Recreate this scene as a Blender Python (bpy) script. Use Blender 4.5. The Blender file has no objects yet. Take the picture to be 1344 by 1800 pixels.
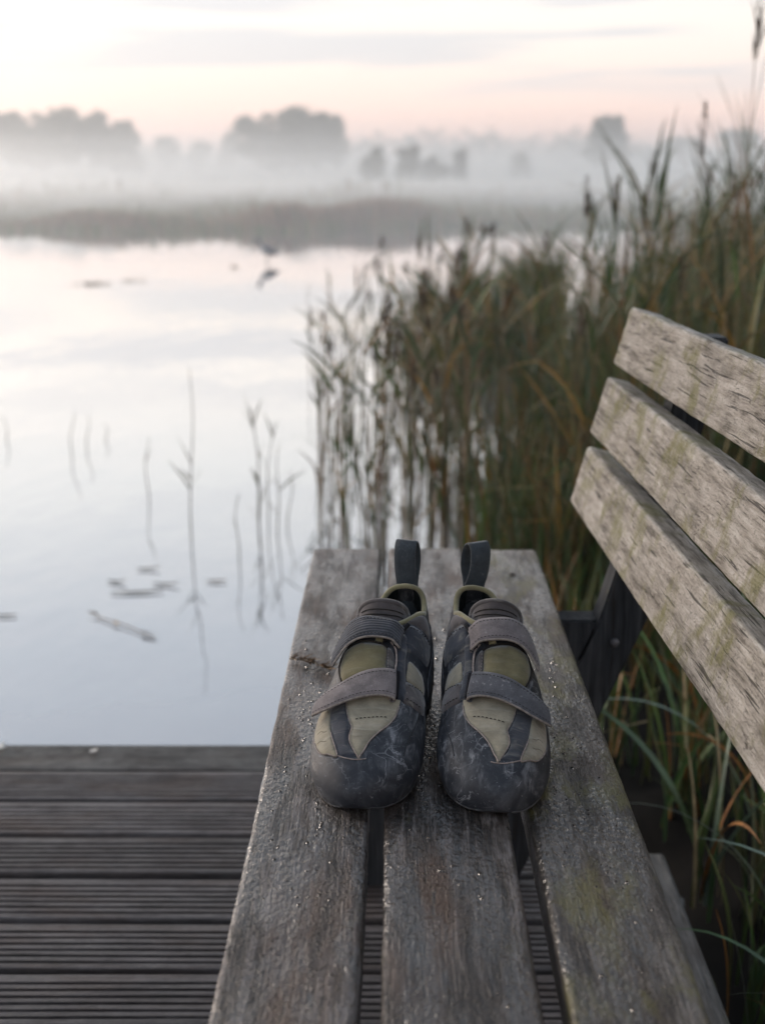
import bpy, bmesh, math, random
import numpy as np
from mathutils import Vector, Matrix, geometry as mgeo

R = math.radians
rng = np.random.default_rng(7)
random.seed(7)
sc = bpy.context.scene
col = sc.collection

# ------------------------------------------------------------------ camera
SENS = 36.0
cam = bpy.data.cameras.new('camera')
cam_o = bpy.data.objects.new('camera', cam)
col.objects.link(cam_o)
cam.sensor_fit = 'VERTICAL'
cam.sensor_height = SENS
cam.lens = SENS * 2050 / 1800
cam_o.location = (0, 0, 0.51)                      # z = 0 is the top of the seat
cam_o.rotation_euler = (R(90 - 16.03), 0, R(0.727))
cam.clip_start = 0.05
cam.clip_end = 5000
cam.dof.use_dof = True
cam.dof.focus_distance = 1.04
cam.dof.aperture_fstop = 4.4
cam.dof.aperture_blades = 9
sc.camera = cam_o

# ------------------------------------------------------------------ world
SUN_AZ, SUN_EL = R(-58), R(14)                     # azimuth from +Y, negative = to the left
world = bpy.data.worlds.new('World')
sc.world = world
world.use_nodes = True
wt = world.node_tree
wt.nodes.clear()


class NT:
    """tiny helper to write node graphs"""
    def __init__(s, tree):
        s.t = tree
    def n(s, typ, ins=None, **kw):
        nd = s.t.nodes.new(typ)
        for k, v in kw.items():
            setattr(nd, k, v)
        for k, v in (ins or {}).items():
            s.set(nd, k, v)
        return nd
    def set(s, nd, k, v):
        sock = nd.inputs[k]
        if isinstance(v, bpy.types.NodeSocket):
            s.t.links.new(v, sock)
        elif isinstance(v, bpy.types.Node):
            s.t.links.new(v.outputs[0], sock)
        else:
            sock.default_value = v
    def m(s, op, a, b=None, c=None, clamp=False):
        nd = s.n('ShaderNodeMath', operation=op, use_clamp=clamp)
        for i, v in enumerate((a, b, c)):
            if v is not None:
                s.set(nd, i, v)
        return nd.outputs[0]
    def mix(s, fac, a, b, blend='MIX'):
        nd = s.n('ShaderNodeMix', data_type='RGBA', blend_type=blend, clamp_factor=True)
        s.set(nd, 0, fac)
        s.set(nd, 6, a if not isinstance(a, tuple) else (*a, 1)[:4])
        s.set(nd, 7, b if not isinstance(b, tuple) else (*b, 1)[:4])
        return nd.outputs[2]
    def ramp(s, fac, stops, interp='LINEAR'):
        nd = s.n('ShaderNodeValToRGB')
        s.set(nd, 0, fac)
        cr = nd.color_ramp
        cr.interpolation = interp
        while len(cr.elements) < len(stops):
            cr.elements.new(0.5)
        for e, (p, c) in zip(cr.elements, stops):
            e.position = p
            e.color = (c, c, c, 1) if not isinstance(c, tuple) else (*c, 1)[:4]
        return nd.outputs[0]
    def smooth(s, v, lo, hi):
        nd = s.n('ShaderNodeMapRange', interpolation_type='SMOOTHSTEP')
        s.set(nd, 0, v); s.set(nd, 1, lo); s.set(nd, 2, hi); s.set(nd, 3, 0.0); s.set(nd, 4, 1.0)
        return nd.outputs[0]
    def noise(s, vec, scale=5, detail=4, rough=.55, dist=0.):
        nd = s.n('ShaderNodeTexNoise')
        s.set(nd, 'Vector', vec); s.set(nd, 'Scale', scale); s.set(nd, 'Detail', detail)
        s.set(nd, 'Roughness', rough); s.set(nd, 'Distortion', dist)
        return nd.outputs[0]
    def map(s, vec, scale=(1, 1, 1), loc=(0, 0, 0), rot=(0, 0, 0)):
        nd = s.n('ShaderNodeMapping')
        s.set(nd, 0, vec)
        nd.inputs['Location'].default_value = loc
        nd.inputs['Rotation'].default_value = rot
        nd.inputs['Scale'].default_value = scale
        return nd.outputs[0]


w = NT(wt)
tc = w.n('ShaderNodeTexCoord')
sep = w.n('ShaderNodeSeparateXYZ', {0: tc.outputs['Generated']})
el = w.m('ARCSINE', sep.outputs[2])                          # elevation, radians
az = w.m('ARCTAN2', sep.outputs[0], sep.outputs[1])           # azimuth from +Y
grad = w.ramp(w.m('DIVIDE', w.m('MAXIMUM', el, 0.0), R(90)), [
    (0.000, (1.05, .56, .44)), (0.020, (1.03, .61, .50)), (0.040, (.97, .70, .60)), (0.065, (.87, .755, .68)),
    (0.10, (.88, .80, .735)), (0.15, (.79, .765, .735)), (0.24, (.53, .565, .61)), (0.36, (.38, .43, .51)),
    (0.60, (.30, .36, .45)), (1.0, (.27, .32, .42))])
cv = w.n('ShaderNodeCombineXYZ', {0: w.m('MULTIPLY', az, 3.4), 1: w.m('MULTIPLY', el, 46.0), 2: 4.3})
cl1 = w.noise(cv.outputs[0], 1.0, 4, .5, .25)
cl = w.smooth(cl1, .47, .62)
cl = w.m('MULTIPLY', cl, w.smooth(el, R(2.6), R(5.0)))
cl = w.m('MULTIPLY', cl, w.m('SUBTRACT', 1.0, w.m('MULTIPLY', w.smooth(el, R(7.5), R(12.0)), .85)))
grad = w.mix(w.m('MULTIPLY', cl, .85), grad, (.55, .54, .57))
sky = w.n('ShaderNodeTexSky', sky_type='NISHITA', sun_disc=False, sun_elevation=R(3), sun_rotation=SUN_AZ,
          air_density=1.0, dust_density=2.0, ozone_density=2.0)
bg1 = w.n('ShaderNodeBackground', {0: grad, 1: 1.0})
bg2 = w.n('ShaderNodeBackground', {0: sky.outputs[0], 1: 0.05})
wsh = w.n('ShaderNodeAddShader', {0: bg1.outputs[0], 1: bg2.outputs[0]})
wo = w.n('ShaderNodeOutputWorld', {0: wsh.outputs[0]})

# ------------------------------------------------------------------ sun: the low, mist-softened dawn light from the left
sun = bpy.data.lights.new('sun', 'SUN')
sun.energy = 2.4
sun.angle = R(35)
sun.color = (1.0, .86, .75)
sun_o = bpy.data.objects.new('sun', sun)
col.objects.link(sun_o)
sdir = Vector((math.sin(SUN_AZ) * math.cos(SUN_EL), math.cos(SUN_AZ) * math.cos(SUN_EL), math.sin(SUN_EL)))
sun_o.rotation_euler = sdir.to_track_quat('Z', 'Y').to_euler()
sun_o.location = sdir * 50

sc.view_settings.view_transform = 'Standard'
sc.view_settings.look = 'None'
sc.view_settings.gamma = 1
sc.view_settings.exposure = 0.5
sc.view_settings.use_curve_mapping = False
sc.cycles.use_denoising = True
sc.cycles.max_bounces = 8
sc.cycles.volume_bounces = 3
sc.cycles.transparent_max_bounces = 8
sc.cycles.caustics_reflective = False
sc.cycles.caustics_refractive = False

# ------------------------------------------------------------------ helpers
WATER_Z = -0.65
DECK_Z = -0.43


def tag(o, label=None, cat=None, group=None, kind=None):
    if label: o['label'] = label
    if cat: o['category'] = cat
    if group: o['group'] = group
    if kind: o['kind'] = kind
    return o


def empty(name, loc=(0, 0, 0), rz=0):
    o = bpy.data.objects.new(name, None)
    o.empty_display_size = .05
    o.location = loc
    o.rotation_euler = (0, 0, rz)
    col.objects.link(o)
    return o


def mesh(name, verts, faces, mat=None, parent=None, smooth=True):
    me = bpy.data.meshes.new(name)
    me.from_pydata([tuple(map(float, v)) for v in verts], [], [tuple(map(int, f)) for f in faces])
    me.validate()
    if smooth:
        me.polygons.foreach_set('use_smooth', [True] * len(me.polygons))
    me.update()
    o = bpy.data.objects.new(name, me)
    col.objects.link(o)
    if mat: me.materials.append(mat)
    if parent: o.parent = parent
    return o


def obj(name, me, parent=None):
    o = bpy.data.objects.new(name, me)
    col.objects.link(o)
    if parent: o.parent = parent
    return o


class MB:
    """collects verts and faces of ONE mesh"""
    def __init__(s):
        s.v = []; s.f = []
    def add(s, verts, faces):
        b = len(s.v)
        s.v.extend([tuple(map(float, q)) for q in verts])
        s.f.extend([tuple(int(i) + b for i in q) for q in faces])
    def grid(s, P, closed_u=False, closed_v=False, flip=False):
        nu, nv = P.shape[:2]
        f = []
        for i in range(nu if closed_u else nu - 1):
            for j in range(nv if closed_v else nv - 1):
                a = i * nv + j; b = ((i + 1) % nu) * nv + j
                c = ((i + 1) % nu) * nv + (j + 1) % nv; d = i * nv + (j + 1) % nv
                f.append((a, d, c, b) if flip else (a, b, c, d))
        s.add(P.reshape(-1, 3), f)
    def tube(s, path, rad, n=6, cap=True, ref=None):
        path = np.array(path, float)
        m = len(path)
        rad = np.full(m, rad) if np.ndim(rad) == 0 else np.array(rad)
        tan = np.gradient(path, axis=0)
        tan /= np.linalg.norm(tan, axis=1, keepdims=True) + 1e-12
        rf = np.array(ref if ref is not None else (.31, .17, .93))
        P = np.zeros((m, n, 3))
        for i in range(m):
            a = np.cross(tan[i], rf); a /= np.linalg.norm(a) + 1e-9
            b = np.cross(tan[i], a)
            for k in range(n):
                t = 2 * math.pi * k / n
                P[i, k] = path[i] + rad[i] * (math.cos(t) * a + math.sin(t) * b)
        base = len(s.v)
        s.grid(P, closed_v=True)
        if cap:
            s.f.append(tuple(base + k for k in range(n)))
            s.f.append(tuple(base + (m - 1) * n + n - 1 - k for k in range(n)))
    def box(s, lo, hi):
        x0, y0, z0 = lo; x1, y1, z1 = hi
        s.add([(x0, y0, z0), (x1, y0, z0), (x1, y1, z0), (x0, y1, z0), (x0, y0, z1), (x1, y0, z1), (x1, y1, z1), (x0, y1, z1)],
              [(0, 3, 2, 1), (4, 5, 6, 7), (0, 1, 5, 4), (1, 2, 6, 5), (2, 3, 7, 6), (3, 0, 4, 7)])
    def build(s, name, mat=None, parent=None, smooth=True):
        return mesh(name, s.v, s.f, mat, parent, smooth)


def bevelled_box(name, lo, hi, bev, mat, parent=None, seg=2):
    bm = bmesh.new()
    bmesh.ops.create_cube(bm, size=1)
    for v in bm.verts:
        v.co = Vector([(lo[i] + hi[i]) / 2 + v.co[i] * (hi[i] - lo[i]) for i in range(3)])
    bmesh.ops.bevel(bm, geom=bm.edges[:], offset=bev, segments=seg, profile=.5, affect='EDGES')
    me = bpy.data.meshes.new(name)
    bm.to_mesh(me); bm.free()
    me.polygons.foreach_set('use_smooth', [True] * len(me.polygons))
    me.materials.append(mat)
    o = obj(name, me, parent)
    return o


def bar_along(name, length, w_, t_, r, mat, parent=None, segs=48, jit=.0006, axis='Y', seed=0, endr=None, ribs=0):
    """weathered timber along +Y from 0 to length: rounded, a little uneven section; top at z=0, x from 0 to w_"""
    g = np.random.default_rng(seed)
    prof = []
    k = 4
    if ribs == 0:
        top = [(x, 0.) for x in np.linspace(r, w_ - r, 14)]
    else:
        top = []
        pitch = (w_ - 2 * r) / ribs
        for i in range(ribs):
            x0 = r + i * pitch
            gr = pitch * .22
            if i == 0:
                top += [(x0, 0)]
            top += [(x0 + pitch - 2 * gr if i < ribs - 1 else x0 + pitch, 0.)]
            if i < ribs - 1:
                xa = x0 + pitch - 2 * gr
                top += [(xa + gr * .25, -.0105), (xa + gr * 1.75, -.0105), (x0 + pitch, 0.)]
    prof += [(r - r * math.cos(a), -r + r * math.sin(a)) for a in np.linspace(0, math.pi / 2, k)[:-1]]
    prof += top
    prof += [(w_ - r + r * math.sin(a), -r + r * math.cos(a)) for a in np.linspace(0, math.pi / 2, k)[1:]]
    prof += [(w_ - r + r * math.cos(a), -t_ + r - r * math.sin(a)) for a in np.linspace(0, math.pi / 2, k)]
    prof += [(r - r * math.sin(a), -t_ + r - r * math.cos(a)) for a in np.linspace(0, math.pi / 2, k)]
    prof = np.array(prof)
    n = len(prof)
    er = r if endr is None else endr
    ys = [0.0, er * .3, er] + list(np.linspace(er, length - er, segs + 1)[1:-1]) + [length - er, length - er * .3, length]
    ctr = np.array([w_ / 2, -t_ / 2])
    j1 = g.normal(0, 1, (len(ys), n)); j2 = g.normal(0, 1, (len(ys), n))
    ph = g.uniform(0, 6.28, 4)
    P = np.zeros((len(ys), n, 3))
    for i, y in enumerate(ys):
        ins = 0
        if i == 0 or i == len(ys) - 1: ins = er
        elif i == 1 or i == len(ys) - 2: ins = er * .3
        q = prof.copy()
        sx = (w_ / 2 - ins) / (w_ / 2); sz = (t_ / 2 - ins) / (t_ / 2)
        q = ctr + (q - ctr) * np.array([sx, sz])
        bow = .0012 * math.sin(y * 2.1 + ph[0]) + .0006 * math.sin(y * 7 + ph[1])
        q[:, 0] += bow + jit * j1[i]
        q[:, 1] += .0007 * math.sin(y * 3.3 + ph[2]) + jit * .7 * j2[i] * (0 if ribs else 1)
        P[i, :, 0] = q[:, 0]; P[i, :, 1] = y; P[i, :, 2] = q[:, 1]
    mb = MB()
    mb.grid(P, closed_v=True, flip=True)
    mb.f.append(tuple(range(n)))
    mb.f.append(tuple((len(ys) - 1) * n + n - 1 - i for i in range(n)))
    return mb.build(name, mat, parent)


def auto_smooth(o, ang=35):
    me = o.data
    me.set_sharp_from_angle(angle=R(ang))


# ------------------------------------------------------------------ materials
def new_mat(name):
    m = bpy.data.materials.new(name)
    m.use_nodes = True
    t = NT(m.node_tree)
    b = m.node_tree.nodes['Principled BSDF']
    return m, t, b


def bump(t, b, h, strength=.4, dist=.002, normal=None):
    nd = t.n('ShaderNodeBump', {'Height': h, 'Strength': strength, 'Distance': dist})
    if normal is not None: t.set(nd, 'Normal', normal)
    t.set(b, 'Normal', nd.outputs[0])
    return nd.outputs[0]


def wood_mat(name, dark, mid, light, moss=0.0, moss_col=(.16, .15, .045), rough=(.35, .65), axis=1, wet=0.0, bump_s=.5, fleck=.0,
             brown=0.0, blob=0.0, seed=0., curl=0., moss_far=None, lichen=0., spec=.5, con=1., lng=1., crk=.85, mott=0., coat_ior=1.42, coat_r=.22, moss_map=None, wear=0., rv=0., crk_lng=None, fine=0.):
    """weathered timber; the grain runs along the object's local `axis`"""
    m, t, b = new_mat(name)
    tcn = t.n('ShaderNodeTexCoord')
    oi = t.n('ShaderNodeObjectInfo')
    v = t.n('ShaderNodeVectorMath', {0: tcn.outputs['Object'], 1: t.n('ShaderNodeCombineXYZ', {0: t.m('MULTIPLY', oi.outputs['Random'], 37.), 1: t.m('MULTIPLY', oi.outputs['Random'], 91.), 2: seed}).outputs[0]}, operation='ADD').outputs[0]
    s_long, s_cross = 5. * lng, 130.
    scl = [s_cross] * 3; scl[axis] = s_long
    warp = t.noise(v, 9, 2)
    vv = t.n('ShaderNodeVectorMath', {0: v, 1: t.n('ShaderNodeVectorMath', {0: t.n('ShaderNodeTexNoise', {'Vector': v, 'Scale': 7., 'Detail': 2.}).outputs[1], 'Scale': .006 + .03 * curl}, operation='SCALE').outputs[0]}, operation='ADD').outputs[0]
    g1 = t.noise(t.map(vv, tuple(scl)), 1, 5, .6)
    scl2 = [520.] * 3; scl2[axis] = 16. * lng
    g2 = t.noise(t.map(vv, tuple(scl2)), 1, 3, .6)
    scl3 = [34.] * 3; scl3[axis] = 2.2 * lng
    g3 = t.noise(t.map(vv, tuple(scl3), loc=(3, 1, 7)), 1, 4, .55)
    blot = t.noise(v, 14, 5, .6)
    gm = t.m('ADD', t.m('MULTIPLY', g1, .55), t.m('ADD', t.m('MULTIPLY', g2, .25), t.m('MULTIPLY', g3, .3)))
    if mott:
        gm = t.m('ADD', gm, t.m('MULTIPLY', t.m('SUBTRACT', t.noise(t.map(vv, (1, .5, 1)), 75, 5, .7, .5), .5), mott))
    c = t.ramp(gm, [(.55 - .09 * con, dark), (.55, mid), (.55 + .11 * con, light)])
    c = t.mix(t.m('MULTIPLY', t.smooth(blot, .5, .75), .3), c, tuple(x * .5 for x in dark))
    if brown:
        bz = t.noise(t.map(v, (22, 5, 22) if axis == 1 else (5, 22, 22), loc=(1.7, 8.1, 0)), 1, 3, .5)
        c = t.mix(t.m('MULTIPLY', t.smooth(bz, .47, .66), brown), c, (.075, .038, .02))
    # cracks / dark checks along the grain
    sclc = [240.] * 3; sclc[axis] = 9. * (crk_lng or lng)
    ck = t.noise(t.map(vv, tuple(sclc), loc=(5, 5, 5)), 1, 2, .5)
    crack = t.smooth(ck, .645, .675)
    c = t.mix(t.m('MULTIPLY', crack, crk), c, (.012, .010, .009))
    hgt = t.m('ADD', t.m('MULTIPLY', g1, 1.3), t.m('MULTIPLY', g2, 1.0))
    hgt = t.m('SUBTRACT', hgt, t.m('MULTIPLY', crack, .8 * crk))
    if fleck:
        sclf = [170.] * 3; sclf[axis] = 60.
        fl = t.noise(t.map(vv, tuple(sclf), loc=(2, 9, 4), rot=(.35, .5, .45)), 1, 3, .6, 1.4)
        flm = t.m('MULTIPLY', t.smooth(fl, .61, .65), t.smooth(t.noise(v, 22, 3), .42, .62))
        c = t.mix(t.m('MULTIPLY', flm, fleck), c, (.035, .028, .022))
        hgt = t.m('SUBTRACT', hgt, t.m('MULTIPLY', flm, .6))
    if curl:
        wv = t.n('ShaderNodeTexWave', {'Vector': t.map(vv, (1, 1, 1), rot=(.5, .3, .6)), 'Scale': 62., 'Distortion': 16., 'Detail': 3., 'Detail Scale': 2.2, 'Detail Roughness': .6}, wave_type='BANDS')
        cm = t.smooth(wv.outputs[1], .0, .5)
        c = t.mix(t.m('MULTIPLY', t.m('SUBTRACT', 1., cm), .35 * curl), c, tuple(x * .8 for x in dark))
        hgt = t.m('ADD', hgt, t.m('MULTIPLY', cm, .35 * curl))
    if moss:
        mn = t.noise(t.map(v, moss_map or ((1, .45, 1) if axis == 1 else (.45, 1, 1))), 26, 6, .68)
        lo = .66 - .22 * moss
        mm = t.smooth(mn, lo, lo + .16)
        if moss_far is not None:
            sx = t.n('ShaderNodeSeparateXYZ', {0: tcn.outputs['Object']})
            mm = t.m('MULTIPLY', mm, t.smooth(sx.outputs[1], moss_far[0], moss_far[1]))
        c = t.mix(t.m('MULTIPLY', mm, .75), c, moss_col)
        hgt = t.m('ADD', hgt, t.m('MULTIPLY', mm, .25))
    if lichen:
        vo = t.n('ShaderNodeTexVoronoi', {'Vector': vv, 'Scale': 95.})
        ln = t.m('MULTIPLY', t.m('LESS_THAN', vo.outputs[0], .27), t.smooth(t.noise(v, 12, 3), .55, .62))
        c = t.mix(t.m('MULTIPLY', ln, lichen), c, (.42, .43, .44))
        hgt = t.m('ADD', hgt, t.m('MULTIPLY', ln, .5))
    if blob:
        bn = t.noise(t.map(v, (1, .6, 1) if axis == 1 else (.6, 1, 1)), 330, 2, .5)
        bl = t.smooth(bn, .54, .66)
        reg = t.smooth(t.noise(v, 10, 2), .38, .55)
        hgt = t.m('ADD', hgt, t.m('MULTIPLY', t.m('MULTIPLY', bl, reg), blob))
    if fine:
        fs = t.noise(t.map(vv, (1, .45, 1) if axis == 1 else (.45, 1, 1), rot=(0, 0, .2)), 620, 3, .7)
        fm = t.smooth(fs, .57, .63)
        c = t.mix(t.m('MULTIPLY', fm, fine), c, tuple(x * .6 for x in dark))
        hgt = t.m('SUBTRACT', hgt, t.m('MULTIPLY', fm, .5))
    if rv:
        c = t.mix(1.0, c, t.n('ShaderNodeCombineXYZ', {k: t.m('ADD', 1 - rv * .5, t.m('MULTIPLY', oi.outputs['Random'], rv)) for k in range(3)}).outputs[0], 'MULTIPLY')
    if wet:
        cw = t.m('MULTIPLY', t.m('ADD', .22, t.m('MULTIPLY', t.smooth(t.noise(t.map(v, (1, .2, 1) if axis == 1 else (.2, 1, 1), loc=(4, 4, 0)), 34, 5, .65), .44, .58), .78)), wet)
        c = t.mix(t.m('MULTIPLY', cw, .42), c, (.004, .0035, .003))
    if wear:
        ge = t.n('ShaderNodeNewGeometry')
        ed = t.m('MULTIPLY', t.smooth(ge.outputs['Pointiness'], .515, .58), t.smooth(t.noise(v, 40, 4, .65), .40, .60))
        c = t.mix(t.m('MULTIPLY', ed, wear), c, tuple(min(.55, x * 1.35) for x in light))
    t.set(b, 'Base Color', c)
    rn = t.noise(v, 17, 4, .6)
    rg = t.ramp(rn, [(.38, rough[0]), (.62, rough[1])])
    t.set(b, 'Roughness', rg)
    b.inputs['Specular IOR Level'].default_value = spec
    if wet:
        t.set(b, 'Coat Weight', cw)
        b.inputs['Coat Roughness'].default_value = coat_r
        b.inputs['Coat IOR'].default_value = coat_ior
    nb = bump(t, b, hgt, bump_s, .0016)
    if wet:
        nd = t.n('ShaderNodeBump', {'Height': t.noise(t.map(v, (1, .55, 1) if axis == 1 else (.55, 1, 1)), 240, 2, .5), 'Strength': .9, 'Distance': .0035})
        t.set(b, 'Coat Normal', nd.outputs[0])
    return m


M_seat = wood_mat('seat_wood', (.007, .005, .004), (.036, .027, .022), (.135, .118, .112), moss=.26, moss_col=(.07, .062, .02), rough=(.34, .62), wet=1.0, bump_s=1.0, spec=.4,
                  brown=.8, blob=1.8, seed=1., con=.85, lng=1.9, mott=.26, wear=.5, fine=.35, coat_ior=1.47, coat_r=.12)
M_seat_moss = wood_mat('seat_wood_mossy', (.007, .0055, .0045), (.036, .029, .024), (.130, .118, .108), moss=.84, moss_col=(.11, .10, .024), rough=(.36, .62), wet=.95, bump_s=1.0, spec=.4,
                       brown=.45, blob=1.6, seed=5., con=.85, lng=1.9, mott=.3, wear=.4, fine=.35, coat_ior=1.47, coat_r=.12)
M_slat = wood_mat('backrest_wood', (.105, .092, .076), (.275, .25, .217), (.43, .40, .36), moss=.80, moss_col=(.135, .13, .045), rough=(.6, .85), bump_s=.8, fleck=.6, curl=.12, seed=9., spec=.2, con=1.3, lng=3., crk=.75, crk_lng=1.1, mott=.16, fine=.38, rv=.25, moss_map=(.42, .6, .5), wear=.8)
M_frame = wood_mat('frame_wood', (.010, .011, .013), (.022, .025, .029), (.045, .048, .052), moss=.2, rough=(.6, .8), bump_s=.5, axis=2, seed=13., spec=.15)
M_deck = wood_mat('deck_wood', (.030, .026, .026), (.085, .075, .075), (.17, .155, .155), rough=(.5, .75), bump_s=.8, seed=17., spec=.35, wet=.4, brown=.3, con=1.9, lng=1.6, crk=.4, mott=.3, rv=.5, fine=.3)
M_deck_edge = wood_mat('deck_edge_wood', (.018, .017, .016), (.055, .052, .048), (.13, .125, .115), moss=.3, moss_col=(.09, .09, .04), rough=(.45, .7), bump_s=.8, seed=23., spec=.4, brown=.2, con=1.8, lng=2., mott=.4)


def simple_mat(name, c, rough=.6, spec=.5, var=.25, scale=40., bs=0., bscale=300.):
    m, t, b = new_mat(name)
    tcn = t.n('ShaderNodeTexCoord')
    nz = t.noise(tcn.outputs['Object'], scale, 4, .6)
    cc = t.mix(t.smooth(nz, .3, .7), tuple(x * (1 - var) for x in c), tuple(min(1, x * (1 + var)) for x in c))
    t.set(b, 'Base Color', cc)
    b.inputs['Roughness'].default_value = rough
    b.inputs['Specular IOR Level'].default_value = spec
    if bs:
        bump(t, b, t.noise(tcn.outputs['Object'], bscale, 3, .6), bs, .001)
    return m


def leaf_mat(name, cols, rough=.42, trans=.3):
    m, t, b = new_mat(name)
    g = t.n('ShaderNodeNewGeometry')
    oi = t.n('ShaderNodeObjectInfo')
    rnd = t.m('FRACT', t.m('ADD', g.outputs['Random Per Island'], t.m('MULTIPLY', oi.outputs['Random'], 3.7)))
    st = [(i / len(cols), c) for i, c in enumerate(cols)]
    c = t.ramp(rnd, st, 'CONSTANT')
    tcn = t.n('ShaderNodeTexCoord')
    nz = t.noise(tcn.outputs['Object'], 30, 3, .6)
    c = t.mix(t.m('MULTIPLY', t.smooth(nz, .45, .7), .5), c, (.09, .06, .03))
    t.set(b, 'Base Color', c)
    b.inputs['Roughness'].default_value = rough
    b.inputs['Specular IOR Level'].default_value = .35
    tr = t.n('ShaderNodeBsdfTranslucent', {'Color': c})
    mx = t.n('ShaderNodeMixShader', {0: trans, 1: b.outputs[0], 2: tr.outputs[0]})
    t.set(m.node_tree.nodes['Material Output'], 0, mx.outputs[0])
    return m


GREENS = [(.030, .060, .016), (.060, .085, .022), (.10, .10, .03), (.022, .042, .018), (.045, .075, .025), (.04, .07, .026), (.11, .06, .022), (.16, .075, .018),
          (.035, .06, .02), (.27, .15, .03), (.05, .08, .045), (.09, .07, .03), (.05, .10, .02), (.075, .105, .06), (.30, .24, .11), (.07, .12, .03)]
BROWNS = [(.10, .075, .035), (.13, .09, .04), (.085, .07, .03), (.16, .12, .06), (.075, .08, .03), (.11, .06, .025)]
M_reed_leaf = leaf_mat('reed_leaf', GREENS)
M_reed_stalk = leaf_mat('reed_stalk', BROWNS, trans=.0)
M_grass = leaf_mat('grass_blade', [(0.043, 0.094, 0.022), (0.072, 0.123, 0.029), (0.036, 0.072, 0.029), (0.087, 0.109, 0.029), (0.232, 0.102, 0.022), (0.058, 0.109, 0.043), (0.131, 0.102, 0.043), (0.051, 0.087, 0.022), (0.109, 0.123, 0.072), (0.072, 0.087, 0.029)], trans=.2)
M_plume = simple_mat('reed_plume', (.10, .075, .055), .9, .1)

# ------------------------------------------------------------------ water
m, t, b = new_mat('lake_water')
tcn = t.n('ShaderNodeTexCoord')
lw = t.n('ShaderNodeLayerWeight', {'Blend': .5})
fr = t.m('ADD', .05, t.m('MULTIPLY', t.m('POWER', lw.outputs['Facing'], 1.6), .95))     # strong grazing reflection of calm water
h1 = t.noise(t.map(tcn.outputs['Object'], (1, .5, 1)), 2.2, 3, .5)
h2 = t.noise(t.map(tcn.outputs['Object'], (1, .6, 1)), 9., 2, .5)
bn = t.n('ShaderNodeBump', {'Height': t.m('ADD', h1, t.m('MULTIPLY', h2, .15)), 'Strength': .25, 'Distance': .02})
t.set(lw, 'Normal', bn.outputs[0])
gl = t.n('ShaderNodeBsdfGlossy', {'Color': (1, 1, 1, 1), 'Roughness': .02, 'Normal': bn.outputs[0]})
df = t.n('ShaderNodeBsdfDiffuse', {'Color': (.26, .27, .285, 1)})
mx = t.n('ShaderNodeMixShader', {0: fr, 1: df.outputs[0], 2: gl.outputs[0]})
t.set(m.node_tree.nodes['Material Output'], 0, mx.outputs[0])
M_water = m
lake = mesh('lake_water', [(-740, -60, WATER_Z), (740, -60, WATER_Z), (740, 40, WATER_Z), (-740, 40, WATER_Z)], [(0, 1, 2, 3)], M_water)
tag(lake, kind='structure')

# ------------------------------------------------------------------ far ground and right bank
M_soil = simple_mat('dark_soil', (.010, .008, .006), .9, .2, .4, 12, .5, 60)
M_marsh = simple_mat('marsh_ground', (.085, .085, .05), .95, .1, .4, .3, 0)


def shore_y(x):
    return 27.5 + 2.2 * math.sin(x * .09 + 1) + 1.1 * math.sin(x * .33) + .5 * math.sin(x * .9 + 2)


xs = np.concatenate([np.linspace(-740, -70, 20), np.linspace(-65, 65, 110), np.linspace(70, 740, 20)])
rows = [(-.4, -.25), (0, .02), (1.2, .10), (4, .16), (14, .25), (50, .35), (150, .5), (700, 1.2), (900, 1.6)]
P = np.zeros((len(rows), len(xs), 3))
for i, (dy, dz) in enumerate(rows):
    for j, x in enumerate(xs):
        P[i, j] = (x, shore_y(x) + dy, WATER_Z + dz)
mb = MB(); mb.grid(P, flip=True)
tag(mb.build('far_marsh_ground', M_marsh), kind='structure')


def bank_edge(y):
    """x of the waterline of the reedy bank on the right, as a function of distance"""
    return np.interp(y, [-3, 1.80, 1.92, 2.6, 3.2, 4.2, 6, 8, 12, 16], [.43, .43, .20, .22, .30, .42, .75, 1.5, 3.8, 7.5])


ys = np.concatenate([np.linspace(-3, 1.7, 12), np.linspace(1.75, 2.1, 12), np.linspace(2.2, 16, 48)])
P = np.zeros((72, 12, 3))
for i, y in enumerate(ys):
    e = float(bank_edge(y))
    for j, d in enumerate([-.12, 0, .1, .25, .5, 1, 2, 4, 8, 14, 22, 40]):
        zz = WATER_Z + [-.12, .0, .03, .05, .08, .14, .25, .35, .4, .45, .5, .6][j] + .015 * math.sin(7 * y + 3 * d) + .01 * math.sin(17 * y + d * 9)
        P[i, j] = (e + d, y, zz)
mb = MB(); mb.grid(P, flip=True)
tag(mb.build('bank_ground', M_soil), kind='structure')

# ------------------------------------------------------------------ deck
deck = empty('deck', (0, 0, DECK_Z), 0)
tag(deck, 'grey ribbed timber deck at the water beside the bench', 'deck', kind='structure')
DX0, DX1 = -2.6, .33
pitch = .1015
RB = R(90) + R(.55)


def deck_board(y_far, w_, ribs, mat, seed):
    o = bar_along('deck_board', DX1 - DX0, w_, .027, .0025, mat, deck, segs=26, jit=.0002, seed=seed, ribs=ribs)
    # local +Y (length) -> world -X ; local x (width) -> world y
    o.rotation_euler = (0, 0, RB)
    o.location = (DX1, y_far - w_, 0)
    auto_smooth(o, 28)
    return o


yy = 1.823
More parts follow.
